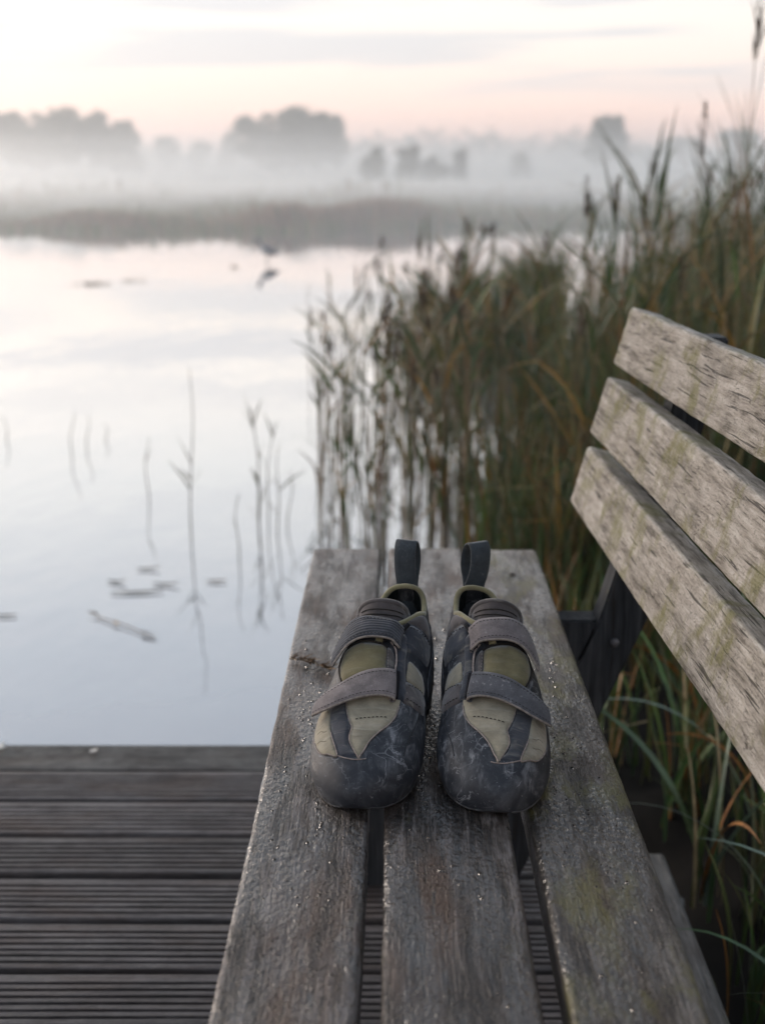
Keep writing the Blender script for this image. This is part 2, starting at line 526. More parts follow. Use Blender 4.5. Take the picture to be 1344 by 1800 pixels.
# length axis: rotating +90deg sends +Y to -X and +X to +Y
deck_board(yy, .088, 0, M_deck_edge, 3)
yy -= .0945
for i in range(22):
    deck_board(yy, .0895, 7, M_deck, 40 + i).location.z += rng.uniform(-.0012, .0012)
    yy -= pitch
for x in (-2.3, -1.5, -.7, .1):
    bevelled_box('joist', (x, -.5, -.15), (x + .05, 1.79, -.0285), .002, M_frame, deck)
bevelled_box('fascia_board', (DX0, 1.79, -.17), (.28, 1.815, -.0285), .002, M_deck_edge, deck)
for x in (-2.2, -1.1, .02):
    bevelled_box('post', (x, 1.68, -1.2), (x + .1, 1.78, -.032), .004, M_frame, deck)
eb = bar_along('edge_beam', 2.0, .048, .11, .004, M_deck_edge, deck, segs=30, seed=77)
eb.location = (.337, -.52, .006)

# ------------------------------------------------------------------ bench
bench = empty('bench', (0, 0, DECK_Z))
tag(bench, 'weathered wooden bench with three wet seat planks and a slatted back', 'bench')
B0 = -.35
for k, (x0, x1, mat_, ly) in enumerate([(-.1175, -.0225, M_seat, 0), (-.0105, .0925, M_seat, .004), (.1095, .1975, M_seat_moss, -.002)]):
    o = bar_along('seat_plank', 1.59 + ly - B0, x1 - x0, .036, .0045, mat_, bench, segs=110, seed=k + 1, jit=.0003)
    o.location = (x0, B0, -DECK_Z)
# dew beads standing on the wet planks
def dew(plank, x0, x1, n, seed, y0=.70, y1=1.22):
    g = np.random.default_rng(seed)
    mb = MB()
    n = int(n * .26)
    cen = g.uniform([x0 + .006, y0], [x1 - .006, y1], (26, 2))
    for _ in range(n):
        c_ = cen[g.integers(26)] + g.normal(0, [.010, .045])
        if not (x0 + .005 < c_[0] < x1 - .005 and y0 - .1 < c_[1] < y1 + .06): continue
        r_ = .0005 + .0015 * g.random() ** 2.4
        e = g.uniform(.8, 1.9)
        ring = []
        for rr, zz in ((1.0, -.0006), (.86, .38 * r_), (.5, .62 * r_)):
            ring.append([(c_[0] - x0 + r_ * rr * math.cos(a), c_[1] - B0 + r_ * rr * e * math.sin(a), zz) for a in np.linspace(0, 2 * math.pi, 8)[:-1]])
        b0 = len(mb.v)
        mb.grid(np.array(ring), closed_v=True)
        mb.f.append(tuple(b0 + 14 + k for k in range(7)))
    o = mb.build('dew_drops', M_dew, plank)
    o['kind'] = 'stuff'


M_dew = simple_mat('dew', (.10, .095, .092), .2, .25, .1, 50)
M_dew.node_tree.nodes['Principled BSDF'].inputs['Transmission Weight'].default_value = .45
M_dew.node_tree.nodes['Principled BSDF'].inputs['IOR'].default_value = 1.33
seat_planks = [o for o in bench.children if o.name.startswith('seat_plank')]
dew(seat_planks[0], -.1175, -.0225, 1500, 3)
dew(seat_planks[1], -.0065, .0925, 700, 4)
dew(seat_planks[2], .1095, .1975, 1500, 5)
M_bolt_d = simple_mat('rusty_bolt', (.03, .024, .02), .6, .3)
mb = MB()
th_ = np.linspace(0, 2 * math.pi, 13)[:-1]
mb.v.extend([(.045 + .0045 * math.cos(a), 1.475 - B0 + .0045 * math.sin(a), .0002) for a in th_] + [(.045 + .0035 * math.cos(a), 1.475 - B0 + .0035 * math.sin(a), .0016) for a in th_])
mb.f.extend([(i, (i + 1) % 12, 12 + (i + 1) % 12, 12 + i) for i in range(12)]); mb.f.append(tuple(12 + i for i in range(12)))
mb.build('bolt_head', M_bolt_d, seat_planks[2])
# backrest
BY = R(2.45)                                           # the backrest runs a little out of line with the seat
lean = math.atan2(.074, .275)
back_dir = Vector((math.sin(BY), -math.cos(BY), 0))    # from the far end towards the camera
far = [((.244, .066), .084), ((.268, .167), .0815), ((.295, .2645), .0805)]
SL_T = .034
for k, ((fx, fz), hh) in enumerate(far):
    Ls = 1.95
    BY = R((2.1, 2.45, 2.8)[k])
    o = bar_along('backrest_slat', Ls, hh, SL_T, .0045, M_slat, bench, segs=90, seed=20 + k, jit=.00035, endr=.006)
    # local: x = width (up the slat), y = length, z = outward normal (top at 0)
    ux = Vector((math.sin(lean) * math.cos(BY), math.sin(lean) * math.sin(BY), math.cos(lean)))
    uy = Vector((-math.sin(BY), math.cos(BY), 0))        # towards far end
    uz = ux.cross(uy)
    M = Matrix((ux, uy, uz)).transposed().to_4x4()
    start = Vector((fx, 1.60, fz)) - uy * Ls
    M.translation = start + Vector((0, 0, -DECK_Z))
    o.matrix_local = M


def plate(name, pts, y0, y1, mat, parent, bev=.003):
    bm = bmesh.new()
    vs = [bm.verts.new((x, y0, z)) for x, z in pts]
    f = bm.faces.new(vs)
    r_ = bmesh.ops.extrude_face_region(bm, geom=[f])
    bmesh.ops.translate(bm, verts=[g for g in r_['geom'] if isinstance(g, bmesh.types.BMVert)], vec=(0, y1 - y0, 0))
    bmesh.ops.recalc_face_normals(bm, faces=bm.faces[:])
    bmesh.ops.bevel(bm, geom=bm.edges[:], offset=bev, segments=2, affect='EDGES')
    me = bpy.data.meshes.new(name)
    bm.to_mesh(me); bm.free()
    me.materials.append(mat)
    return obj(name, me, parent)


D = -DECK_Z
BY = R(2.45)
for y0 in (1.40, .02):
    sh = (1.58 - y0) * math.tan(BY)
    def bx(z, off=0):      # back-face line of the slats
        return .244 + sh + (z - .066) * math.tan(lean) + SL_T / math.cos(lean) + off
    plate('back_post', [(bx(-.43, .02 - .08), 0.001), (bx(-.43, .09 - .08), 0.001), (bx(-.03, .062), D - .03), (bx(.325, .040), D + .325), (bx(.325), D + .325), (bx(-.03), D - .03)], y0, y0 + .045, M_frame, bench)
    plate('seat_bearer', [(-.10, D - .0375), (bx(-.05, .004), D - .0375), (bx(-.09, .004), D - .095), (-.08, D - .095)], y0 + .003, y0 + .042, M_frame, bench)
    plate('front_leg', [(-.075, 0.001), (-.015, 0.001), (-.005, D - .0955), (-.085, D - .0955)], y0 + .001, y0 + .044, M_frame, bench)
    mb = MB()
    for (x, z) in ((bx(-.07, .03), D - .065),):
        th_ = np.linspace(0, 2 * math.pi, 13)[:-1]
        for rr, yv in ((.0055, y0 - .0005), (.0055, y0 - .004), (.0035, y0 - .006)):
            mb.v.extend([(x + rr * math.cos(a), yv, z + rr * math.sin(a)) for a in th_])
        for q in range(2):
            mb.f.extend([(q * 12 + i, q * 12 + (i + 1) % 12, q * 12 + 12 + (i + 1) % 12, q * 12 + 12 + i) for i in range(12)])
        mb.f.append(tuple(24 + i for i in range(12)))
    mb.build('bolt', simple_mat('bolt_steel', (.07, .07, .075), .5, .5), bench)

# ------------------------------------------------------------------ climbing shoes
def pch(xs, ys):
    xs = np.array(xs, float); ys = np.array(ys, float); h = np.diff(xs); d = np.diff(ys) / h
    m = np.zeros_like(ys); m[0] = d[0]; m[-1] = d[-1]
    for i in range(1, len(xs) - 1):
        if d[i - 1] * d[i] > 0:
            w1 = 2 * h[i] + h[i - 1]; w2 = h[i] + 2 * h[i - 1]
            m[i] = (w1 + w2) / (w1 / d[i - 1] + w2 / d[i])
    def f(x):
        x = np.clip(x, xs[0], xs[-1]); i = np.clip(np.searchsorted(xs, x) - 1, 0, len(xs) - 2); t = (x - xs[i]) / h[i]
        return ys[i] * (1 + 2 * t) * (1 - t) ** 2 + m[i] * h[i] * t * (1 - t) ** 2 + ys[i + 1] * t * t * (3 - 2 * t) + m[i + 1] * h[i] * t * t * (t - 1)
    return f


SHL = .268
Fhw = pch([0, .0015, .005, .012, .022, .036, .055, .08, .105, .13, .16, .19, .215, .235, .25, .26, .266, .268],
          [0, .0085, .0160, .0255, .0350, .0430, .0482, .0502, .0492, .0468, .0435, .0385, .0328, .0275, .0218, .0155, .0080, 0])
Fc = pch([0, .02, .05, .08, .12, .16, .2, .24, .268], [-.011, -.0075, -.0068, -.0065, -.0045, .0005, .0085, .0145, .0165])
Fzt = pch([0, .0015, .005, .012, .022, .036, .055, .08, .105, .13, .16, .175, .19, .215, .24, .268],
          [.015, .0205, .026, .0325, .038, .0435, .050, .0590, .0695, .0825, .0985, .1045, .1055, .098, .108, .119])
Fzb = pch([0, .0015, .005, .012, .03, .1, .15, .2, .24, .252, .262, .268], [.012, .0075, .004, .001, 0, .002, .006, .003, 0, .003, .012, .03])
Fe = pch([0, .15, .165, .18, .195, .21, .268], [0, 0, .12, .42, .62, .72, .76])


def S(y, u, off=0.):
    """point on the shoe: y = distance from the toe tip, u = -1 outer sole edge, 0 top, +1 inner sole edge"""
    def raw(y, u):
        hw = Fhw(y); c = Fc(y); zt = Fzt(y); zb = Fzb(y); e = Fe(y)
        zm = zb + .36 * (zt - zb)
        tau = np.pi / 2 - np.pi * np.abs(u)
        ct = np.clip(np.cos(tau), 1e-9, 1); st = np.sin(tau)
        x = np.where(tau >= 0, hw * (e + (1 - e) * ct ** .82), hw * (.78 + .22 * ct))
        z = np.where(tau >= 0, zm + (zt - zm) * np.abs(st), zm - (zm - zb) * np.abs(st))
        k = np.clip((y - .2) / .068, 0, 1) ** 2
        return np.stack([c + np.sign(u) * x, y - k * (.030 * (z / .1 - .35) ** 2 * 1.6), z], -1)
    y = np.asarray(y, float); u = np.asarray(u, float)
    u = np.where(np.abs(u) < 1e-4, 1e-4, u)
    p = raw(y, u)
    h = 1e-3
    dy = raw(np.minimum(y + h, SHL), u) - raw(np.maximum(y - h, 0), u)
    s = np.where(u < 0, -1, 1)
    um = np.where(s > 0, np.maximum(u - .01, 1e-6), np.minimum(u + .01, -1e-6))
    uM = np.where(s > 0, np.minimum(u + .01, 1), np.maximum(u - .01, -1))
    du = (raw(y, uM) - raw(y, um)) * s[..., None]
    n = np.cross(du, dy)
    n /= np.linalg.norm(n, axis=-1, keepdims=True) + 1e-12
    return p + n * np.broadcast_to(np.asarray(off, float), y.shape)[..., None]


def rubber_mat(name, base, chalk=.6, rough=.5, seed=0.):
    m, t, b = new_mat(name)
    tcn = t.n('ShaderNodeTexCoord')
    v = t.map(tcn.outputs['Object'], loc=(seed, seed * 2.3, 0))
    n1 = t.noise(v, 38, 6, .68, .6)
    n2 = t.noise(t.map(v, (1.6, .5, .6), loc=(7, 3, 1)), 62, 5, .65, 1.2)
    n3 = t.noise(v, 12, 3, .5)
    smear = t.m('MULTIPLY', t.smooth(n2, .46, .80), t.smooth(n3, .42, .62))
    haze = t.smooth(n1, .42, .78)
    # fine scuff lines: thin iso-lines of a warped noise
    n4 = t.noise(v, 26, 3, .5, 2.2)
    line = t.m('SUBTRACT', 1., t.smooth(t.m('ABSOLUTE', t.m('SUBTRACT', n4, .5)), .0, .02))
    line = t.m('MULTIPLY', line, t.smooth(t.noise(v, 33, 2, .5), .5, .64))
    wv_ = t.n('ShaderNodeVectorMath', {0: v, 1: t.n('ShaderNodeVectorMath', {0: t.n('ShaderNodeTexNoise', {'Vector': v, 'Scale': 55., 'Detail': 4.}).outputs[1], 'Scale': .022}, operation='SCALE').outputs[0]}, operation='ADD').outputs[0]
    vd = t.n('ShaderNodeTexVoronoi', {'Vector': wv_, 'Scale': 46.}, feature='DISTANCE_TO_EDGE')
    web = t.m('SUBTRACT', 1., t.smooth(vd.outputs[0], .0, .032))
    web = t.m('MULTIPLY', web, t.smooth(t.noise(t.map(v, loc=(3, 3, 3)), 24, 3, .6), .50, .66))
    line = t.m('MAXIMUM', line, web)
    sp = t.smooth(t.noise(v, 420, 2, .6), .66, .74)
    dust = t.m('ADD', t.m('MULTIPLY', haze, .17), t.m('ADD', t.m('MULTIPLY', smear, .62), t.m('ADD', t.m('MULTIPLY', line, .5), t.m('MULTIPLY', sp, .35))), clamp=True)
    c = t.mix(t.m('MULTIPLY', dust, chalk), base, (.40, .41, .43))
    t.set(b, 'Base Color', c)
    t.set(b, 'Roughness', t.m('ADD', t.m('MULTIPLY', dust, .35), rough, clamp=True))
    b.inputs['Specular IOR Level'].default_value = .32
    h = t.m('ADD', t.m('MULTIPLY', n1, .5), t.m('MULTIPLY', t.noise(v, 260, 3, .6), .25))
    bump(t, b, h, .35, .0012)
    return m


def suede_mat(name, base, dust=.5, seed=0., wrinkle=.5):
    m, t, b = new_mat(name)
    tcn = t.n('ShaderNodeTexCoord')
    v = t.map(tcn.outputs['Object'], loc=(seed, seed * 1.7, 0))
    n1 = t.noise(v, 55, 5, .65)
    n2 = t.noise(v, 900, 2, .6)
    wr = t.noise(t.map(v, (.5, 2.2, 1.2)), 60, 3, .55, .8)
    c = t.mix(t.smooth(n1, .3, .7), tuple(x * .72 for x in base), tuple(x * 1.18 for x in base))
    c = t.mix(t.m('MULTIPLY', t.smooth(n2, .45, .7), .25), c, tuple(x * .55 for x in base))
    c = t.mix(t.m('MULTIPLY', t.smooth(wr, .5, .75), dust * .6), c, (.36, .34, .28))
    t.set(b, 'Base Color', c)
    b.inputs['Roughness'].default_value = .92
    b.inputs['Specular IOR Level'].default_value = .15
    b.inputs['Sheen Weight'].default_value = .35
    b.inputs['Sheen Roughness'].default_value = .5
    h = t.m('ADD', t.m('MULTIPLY', n2, .25), t.m('MULTIPLY', wr, wrinkle * 1.6))
    bump(t, b, h, .5, .0016)
    return m


def webbing_mat(name, base, dust=.4, seed=0., ribs=0.):
    m, t, b = new_mat(name)
    tcn = t.n('ShaderNodeTexCoord')
    v = t.map(tcn.outputs['Object'], loc=(seed, seed * 1.3, 0))
    n1 = t.noise(v, 70, 5, .65)
    n2 = t.noise(t.map(v, (1, .45, 1)), 1100, 2, .6)
    n3 = t.noise(v, 380, 2, .5)
    c = t.mix(t.smooth(n1, .3, .7), tuple(x * .7 for x in base), tuple(x * 1.2 for x in base))
    c = t.mix(t.m('MULTIPLY', t.smooth(n2, .5, .7), .35), c, tuple(x * 1.7 for x in base))
    c = t.mix(t.m('MULTIPLY', t.m('MULTIPLY', t.smooth(n3, .56, .78), t.smooth(n1, .45, .62)), dust), c, (.40, .39, .38))
    h = t.m('ADD', t.m('MULTIPLY', n2, .4), t.m('MULTIPLY', n1, .3))
    if ribs:
        wv = t.n('ShaderNodeTexWave', {'Vector': v, 'Scale': 110., 'Distortion': .6, 'Detail': 1.}, wave_type='BANDS', bands_direction='Y')
        h = t.m('ADD', h, t.m('MULTIPLY', wv.outputs[1], ribs))
        c = t.mix(t.m('MULTIPLY', t.m('SUBTRACT', 1., wv.outputs[1]), .3 * min(1, ribs)), c, tuple(x * .4 for x in base))
    t.set(b, 'Base Color', c)
    b.inputs['Roughness'].default_value = .88
    b.inputs['Specular IOR Level'].default_value = .2
    b.inputs['Sheen Weight'].default_value = .2
    bump(t, b, h, .5, .0009)
    return m


M_rub = rubber_mat('shoe_rubber', (.015, .018, .024), .85, .56)
M_rub_r = rubber_mat('shoe_rubber_chalky', (.015, .018, .024), .95, .56, 3.1)
M_sole = simple_mat('sole_rubber', (.012, .013, .015), .6, .4, .3, 60, .3, 300)
M_olive = suede_mat('olive_suede', (.135, .117, .060), .25, 0., .15)
M_olive_d = suede_mat('dusty_olive_suede', (.265, .235, .17), .8, 2.2, .7)
M_mauve = suede_mat('brown_grey_suede', (.075, .066, .066), .5, 4.4, .2)
M_slate = suede_mat('slate_leather', (.030, .035, .046), .45, 6.1, .35)
M_lin = simple_mat('black_lining', (.006, .010, .011), .9, .1, .3, 80, .3, 700)
M_bind = suede_mat('olive_binding', (.20, .18, .10), .3, 1.1, .1)
M_seam = simple_mat('seam_edge', (.26, .22, .20), .85, .2, .3, 200)
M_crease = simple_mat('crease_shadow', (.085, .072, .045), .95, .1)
M_rim = simple_mat('sole_edge', (.06, .06, .062), .8, .2, .5, 200)
M_thread = simple_mat('dark_thread', (.03, .027, .024), .9, .1)
M_thread_l = simple_mat('pale_thread', (.22, .20, .19), .9, .1)
M_web_dark = webbing_mat('ribbed_dark_webbing', (.046, .049, .058), .12, 0., 1.0)
M_web_grey = webbing_mat('grey_webbing', (.15, .13, .128), .35, 2.)
M_web_grey2 = webbing_mat('brushed_grey_webbing', (.135, .118, .118), .25, 5.)
M_web_blue = webbing_mat('chalky_slate_webbing', (.075, .076, .085), .7, 8.)
M_loop = webbing_mat('pull_loop_webbing', (.035, .043, .050), .15, 3.)
M_hem = simple_mat('strap_hem', (.20, .175, .155), .85, .2, .3, 300)
M_bar_shade = simple_mat('slot_bar_and_strap_shade', (.012, .012, .014), .95, .1)  # black of the slot bars, also the painted shade below the upper strap


def densify(pts, n=10, closed=True):
    """Catmull-Rom through the points"""
    P = np.array(pts, float); N = len(P); out = []
    rngk = N if closed else N - 1
    for i in range(rngk):
        if closed:
            p0, p1, p2, p3 = P[(i - 1) % N], P[i], P[(i + 1) % N], P[(i + 2) % N]
        else:
            p0, p1, p2, p3 = P[max(i - 1, 0)], P[i], P[i + 1], P[min(i + 2, N - 1)]
        for k in range(n):
            t = k / n
            out.append(.5 * ((2 * p1) + (-p0 + p2) * t + (2 * p0 - 5 * p1 + 4 * p2 - p3) * t * t + (-p0 + 3 * p1 - 3 * p2 + p3) * t ** 3))
    if not closed: out.append(P[-1])
    return np.array(out)


US = .17      # metres per unit of u, only to keep triangles even


def panel(name, poly, off, mat, parent, mir, thick=.0016, n=5, step=.0042, puff=0.):
    B = densify(poly, n)
    B2 = np.stack([B[:, 0], B[:, 1] * US], -1)
    # interior grid
    lo = B2.min(0); hi = B2.max(0)
    pts = [Vector(p) for p in B2]
    nb = len(pts)
    ctr = B2.mean(0)
    for a in np.arange(lo[0], hi[0], step):
        for c in np.arange(lo[1], hi[1], step):
            q = np.array([a, c])
            # even-odd inside test, and not hugging the border
            x, y_ = B2[:, 0], B2[:, 1]; x2, y2 = np.roll(x, -1), np.roll(y_, -1)
            cr = ((y_ > q[1]) != (y2 > q[1])) & (q[0] < (x2 - x) * (q[1] - y_) / (y2 - y_ + 1e-15) + x)
            if cr.sum() % 2 and np.min(np.hypot(x - q[0], y_ - q[1])) > step * .45:
                pts.append(Vector(q))
    res = mgeo.delaunay_2d_cdt(pts, [(i, (i + 1) % nb) for i in range(nb)], [list(range(nb))], 1, 1e-7)
    V2 = np.array([(p.x, p.y) for p in res[0]])
    tris = [tuple(f) for f in res[2]]
    d = np.array([np.min(np.hypot(B2[:, 0] - p[0], B2[:, 1] - p[1])) for p in V2])
    edge = d < 1e-6
    rise = off + puff * np.clip(d / .006, 0, 1)
    top = S(V2[:, 0], V2[:, 1] / US, np.where(edge, off * .35, rise))
    top[:, 0] *= mir
    # border skirt reaches into the shoe
    ob = S(B[:, 0], B[:, 1], -thick); ob[:, 0] *= mir
    mb = MB()
    mb.add(top, [(a, b_, c) if mir > 0 else (a, c, b_) for a, b_, c in tris])
    o = mb.build(name, mat, parent)
    bm = bmesh.new(); bm.from_mesh(o.data)
    be = [e for e in bm.edges if e.is_boundary]
    r_ = bmesh.ops.extrude_edge_only(bm, edges=be)
    for v in [g for g in r_['geom'] if isinstance(g, bmesh.types.BMVert)]:
        v.co.z -= thick * 1.2
    bmesh.ops.recalc_face_normals(bm, faces=bm.faces[:])
    bm.to_mesh(o.data); bm.free()
    # make sure it faces outwards
    if sum(p.normal.z * p.area for p in o.data.polygons) < 0: o.data.flip_normals()
    return o


def seam(name, line, off, r_, mat, parent, mir, n=5):
    L = densify(line, n, closed=False)
    p = S(L[:, 0], L[:, 1], off); p[:, 0] *= mir
    mb = MB(); mb.tube(p, r_, 6)
    return mb.build(name, mat, parent)


def stitches(name, line, off, mat, parent, mir, ln=.0022, gap=.0014, r_=.00042):
    L = densify(line, 14, closed=False)
    p = S(L[:, 0], L[:, 1], off); p[:, 0] *= mir
    seg = np.r_[0, np.cumsum(np.linalg.norm(np.diff(p, axis=0), axis=1))]
    mb = MB(); s_ = 0.
    while s_ + ln < seg[-1]:
        q = np.array([[np.interp(s_ + ln * k / 2, seg, p[:, a]) for a in range(3)] for k in range(3)])
        q[1, 2] += .0003
        mb.tube(q, [r_ * .7, r_, r_ * .7], 5)
        s_ += ln + gap
    return mb.build(name, mat, parent)


def strap(parent, mir, top, bot, offs, mats, name='strap', thick=.0026, sh=0.):
    """band across the shoe between an upper and a lower edge line (y, u)"""
    T = densify(top, 9, False); Bt = densify(bot, 9, False)
    m_ = 64
    def rs(L, q):
        s_ = np.linspace(0, 1, len(L)); return np.stack([np.interp(q, s_, L[:, 0]), np.interp(q, s_, L[:, 1])], -1)
    q = np.linspace(0, 1, m_)
    T = rs(T, q); Bt = rs(Bt, q)
    T[:, 0] += sh * (.3 + q * .7); Bt[:, 0] += sh * q; T[:, 1] -= abs(sh) * 9 * q; Bt[:, 1] -= abs(sh) * 9 * q
    of = np.interp(q, np.linspace(0, 1, len(offs)), offs)
    nb = 9
    up_ = np.zeros((m_, nb, 3))
    for j in range(nb):
        k = j / (nb - 1)
        yy_ = Bt[:, 0] * (1 - k) + T[:, 0] * k; uu = Bt[:, 1] * (1 - k) + T[:, 1] * k
        crown = .0010 * (1 - (2 * k - 1) ** 2)
        up_[:, j] = S(yy_, uu, of + crown)
    # straighten: smooth the band along its length so it bridges hollows
    for _ in range(14):
        up_[1:-1] = .5 * up_[1:-1] + .25 * (up_[:-2] + up_[2:])
    up_[..., 0] *= mir
    du = np.gradient(up_, axis=0); dv = np.gradient(up_, axis=1)
    n = np.cross(du, dv); n /= np.linalg.norm(n, axis=-1, keepdims=True) + 1e-12
    if n[..., 2].mean() < 0: n = -n
    lo_ = up_ - n * thick
    # rounded edges
    r0 = (up_[:, 0] + lo_[:, 0]) / 2 - dv[:, 0] / np.linalg.norm(dv[:, 0], axis=-1, keepdims=True) * thick * .45
    r1 = (up_[:, -1] + lo_[:, -1]) / 2 + dv[:, -1] / np.linalg.norm(dv[:, -1], axis=-1, keepdims=True) * thick * .45
    ring = np.concatenate([up_, r1[:, None], lo_[:, ::-1], r0[:, None]], 1)
    mb = MB(); mb.grid(ring, closed_v=True, flip=mir < 0)
    nr = ring.shape[1]
    mb.f.append(tuple(range(nr))); mb.f.append(tuple((m_ - 1) * nr + nr - 1 - i for i in range(nr)))
    o = mb.build(name, mats[0], parent)
    bm = bmesh.new(); bm.from_mesh(o.data); bmesh.ops.recalc_face_normals(bm, faces=bm.faces[:]); bm.to_mesh(o.data); bm.free()
    # hem roll along the lower edge, and stitching along both edges
    mb = MB(); mb.tube((up_[:, 0] * .62 + lo_[:, 0] * .38) + n[:, 0] * .0001, .00115, 6)
    mb.build('hem', mats[1], o)
    for row, lab in ((1, 0), (nb - 2, 1)):
        p = up_[:, row] + n[:, row] * .0001
        seg = np.r_[0, np.cumsum(np.linalg.norm(np.diff(p, axis=0), axis=1))]
        mb = MB(); s_ = .002
        while s_ + .002 < seg[-1]:
            qq = np.array([[np.interp(s_ + .002 * k / 2, seg, p[:, a]) for a in range(3)] for k in range(3)])
            mb.tube(qq, [.0002, .00035, .0002], 4); s_ += .0034
        mb.build('stitching', M_thread, o)
    # folded end at the buckle side: a rounded return
    e0 = up_[0]; n0 = n[0]; d0 = (up_[0] - up_[3]); d0 /= np.linalg.norm(d0, axis=-1, keepdims=True)
    rr = thick * 1.05
    fold = []
    for a in np.linspace(0, math.pi, 8):
        fold.append(e0 + d0 * rr * math.sin(a) * 1.1 - n0 * rr * (1 - math.cos(a)))
    fold.append(lo_[4] - n[4] * thick * .7)
    mb = MB(); mb.grid(np.array(fold))
    mb.build('fold', mats[0], o)
    return o


def make_shoe(name, org, rot, mir, cfg):
    root = empty(name, (org[0], org[1], 0.0), -rot)
    # ---- rubber shell
    sq = np.sin(np.linspace(-math.pi / 2, math.pi / 2, 120)) * .5 + .5
    ys_ = np.unique(np.r_[sq * SHL])
    us_ = np.r_[np.linspace(-1, -1e-4, 44)]
    mb = MB()
    Yg, Ug = np.meshgrid(ys_, us_, indexing='ij')
    left = S(Yg, Ug); right = S(Yg, -Ug[:, ::-1])
    k0 = int(np.searchsorted(ys_, .166))
    left[..., 0] *= mir; right[..., 0] *= mir
    mb.grid(left, flip=mir < 0); mb.grid(right, flip=mir < 0)
    bl_ = left[:, 0]; br_ = right[:, -1]
    mb.grid(np.stack([br_, br_ * .67 + bl_ * .33, br_ * .33 + bl_ * .67, bl_], 1), flip=mir < 0)
    o = mb.build('rubber_shell', cfg['rubber'], root)
    bm = bmesh.new(); bm.from_mesh(o.data)
    bmesh.ops.remove_doubles(bm, verts=bm.verts[:], dist=.00025)
    bmesh.ops.recalc_face_normals(bm, faces=bm.faces[:]); bm.to_mesh(o.data); bm.free()
    o.data.polygons.foreach_set('use_smooth', [True] * len(o.data.polygons))
    # ---- sole: thick outsole following the planform, slightly proud at the toe
    yso = np.unique(np.r_[sq * .235 + .020])
    ring = []
    for (dz, ins) in ((.0105, .0005), (.0085, -.0012), (.004, -.0014), (.0012, .0022)):
        L_ = []
        for sgn in (-1, 1):
            yl = yso if sgn < 0 else yso[::-1]
            hw = np.maximum(Fhw(yl - .014) * (.90 if dz > .005 else .86) - ins, .0003) * np.clip((.2560 - yl) / .02, 0, 1) ** .5 * np.clip((yl - .0195) / .008, 0, 1) ** .5; zb = Fzb(yl)
            zz = np.maximum(zb + dz - .001, .0004 + dz * .2)
            L_.append(np.stack([(Fc(yl) + sgn * hw) * mir, yl + (-.0012 if dz > .003 else .0025) * np.clip(1 - yl / .014, 0, 1), zz], -1))
        ring.append(np.concatenate(L_))
    ring = np.array(ring)
    mb = MB(); mb.grid(ring, closed_v=True)
    nn = ring.shape[1]; h_ = nn // 2
    base = 3 * nn
    for i in range(h_ - 1):
        mb.f.append((base + i, base + i + 1, base + nn - 2 - i, base + nn - 1 - i))
    so = mb.build('sole', M_sole, root)
    bm = bmesh.new(); bm.from_mesh(so.data); bmesh.ops.recalc_face_normals(bm, faces=bm.faces[:]); bm.to_mesh(so.data); bm.free()
    # ---- lining and footbed
    yl = np.linspace(.135, .2655, 60); ul = np.linspace(-.93, -.002, 30)
    Yg, Ug = np.meshgrid(yl, ul, indexing='ij')
    a = S(Yg, Ug, -.0022); b_ = S(Yg, -Ug[:, ::-1], -.0022)
    a[..., 0] *= mir; b_[..., 0] *= mir
    mb = MB(); mb.grid(a, flip=mir > 0); mb.grid(b_, flip=mir > 0)
    fb = np.stack([S(yl, np.full_like(yl, -.8), -.002), S(yl, np.full_like(yl, .8), -.002)], 1); fb[..., 0] *= mir; fb[..., 2] += .004
    mb.grid(fb)
    mb.build('lining', M_lin, root)
    # ---- collar binding round the opening
    yb = np.linspace(.150, .2678, 50)
    pl = np.concatenate([S(yb, np.full_like(yb, .003)), S(yb[::-1], np.full_like(yb, -.003))])
    pl[..., 0] *= mir
    mb = MB(); mb.tube(pl, .0027, 8, ref=(.02, 1, .05))
    mb.build('collar_binding', M_bind, root)
    # heel rand: second rubber layer round the heel
    panel('heel_rand', [(.150, .47), (.178, .40), (.20, .34), (.225, .30), (.25, .27), (.2655, .30), (.2655, .62), (.24, .80), (.20, .86), (.16, .80)], .0016, cfg['rubber'], root, mir, step=.006)
    panel('heel_rand', [(.150, -.47), (.178, -.40), (.20, -.34), (.225, -.30), (.25, -.27), (.2655, -.30), (.2655, -.62), (.24, -.80), (.20, -.86), (.16, -.80)], .0016, cfg['rubber'], root, mir, step=.006)
    # ---- suede and leather panels
    vamp = [(0.0245, -0.011), (0.0351, -0.046), (0.0435, -0.064), (0.0507, -0.064), (0.0584, -0.056), (0.0651, -0.07), (0.0802, -0.098), (0.098, -0.11),
            (0.1005, 0.0), (0.102, 0.085), (0.100, 0.15), (0.088, 0.151), (0.0754, 0.135), (0.065, 0.104), (0.0546, 0.057), (0.0438, 0.023), (0.0312, 0.002)]
    vo = panel('vamp_panel', vamp, .0011, M_olive_d, root, mir)
    seam('edge_seam', [vamp[0]] + vamp[:11:-1] + [vamp[11]], .0012, .0006, M_seam, vo, mir)
    seam('edge_seam', vamp[0:8], .0011, .0004, M_seam, vo, mir)
    stitches('stitching', [(0.0676, -0.042), (0.0698, -0.002), (0.0717, 0.045), (0.073, 0.106)], .0014, M_thread, vo, mir)
    lat = [(0.094, -0.335), (0.088, -0.225), (0.0566, -0.183), (0.0300, -0.149), (0.0345, -0.22), (0.0403, -0.286), (0.0599, -0.345), (0.08, -0.362)]
    lo_ = panel('side_panel', lat, .0011, M_olive_d, root, mir)
    seam('edge_seam', lat[2:7], .0012, .0005, M_seam, lo_, mir)
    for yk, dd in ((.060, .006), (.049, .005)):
        seam('crease', [(yk, -.215), (yk + dd * .2, -.24), (yk + dd * .75, -.27), (yk + dd * .8, -.305)], .0008, .00045, M_crease, lo_, mir)
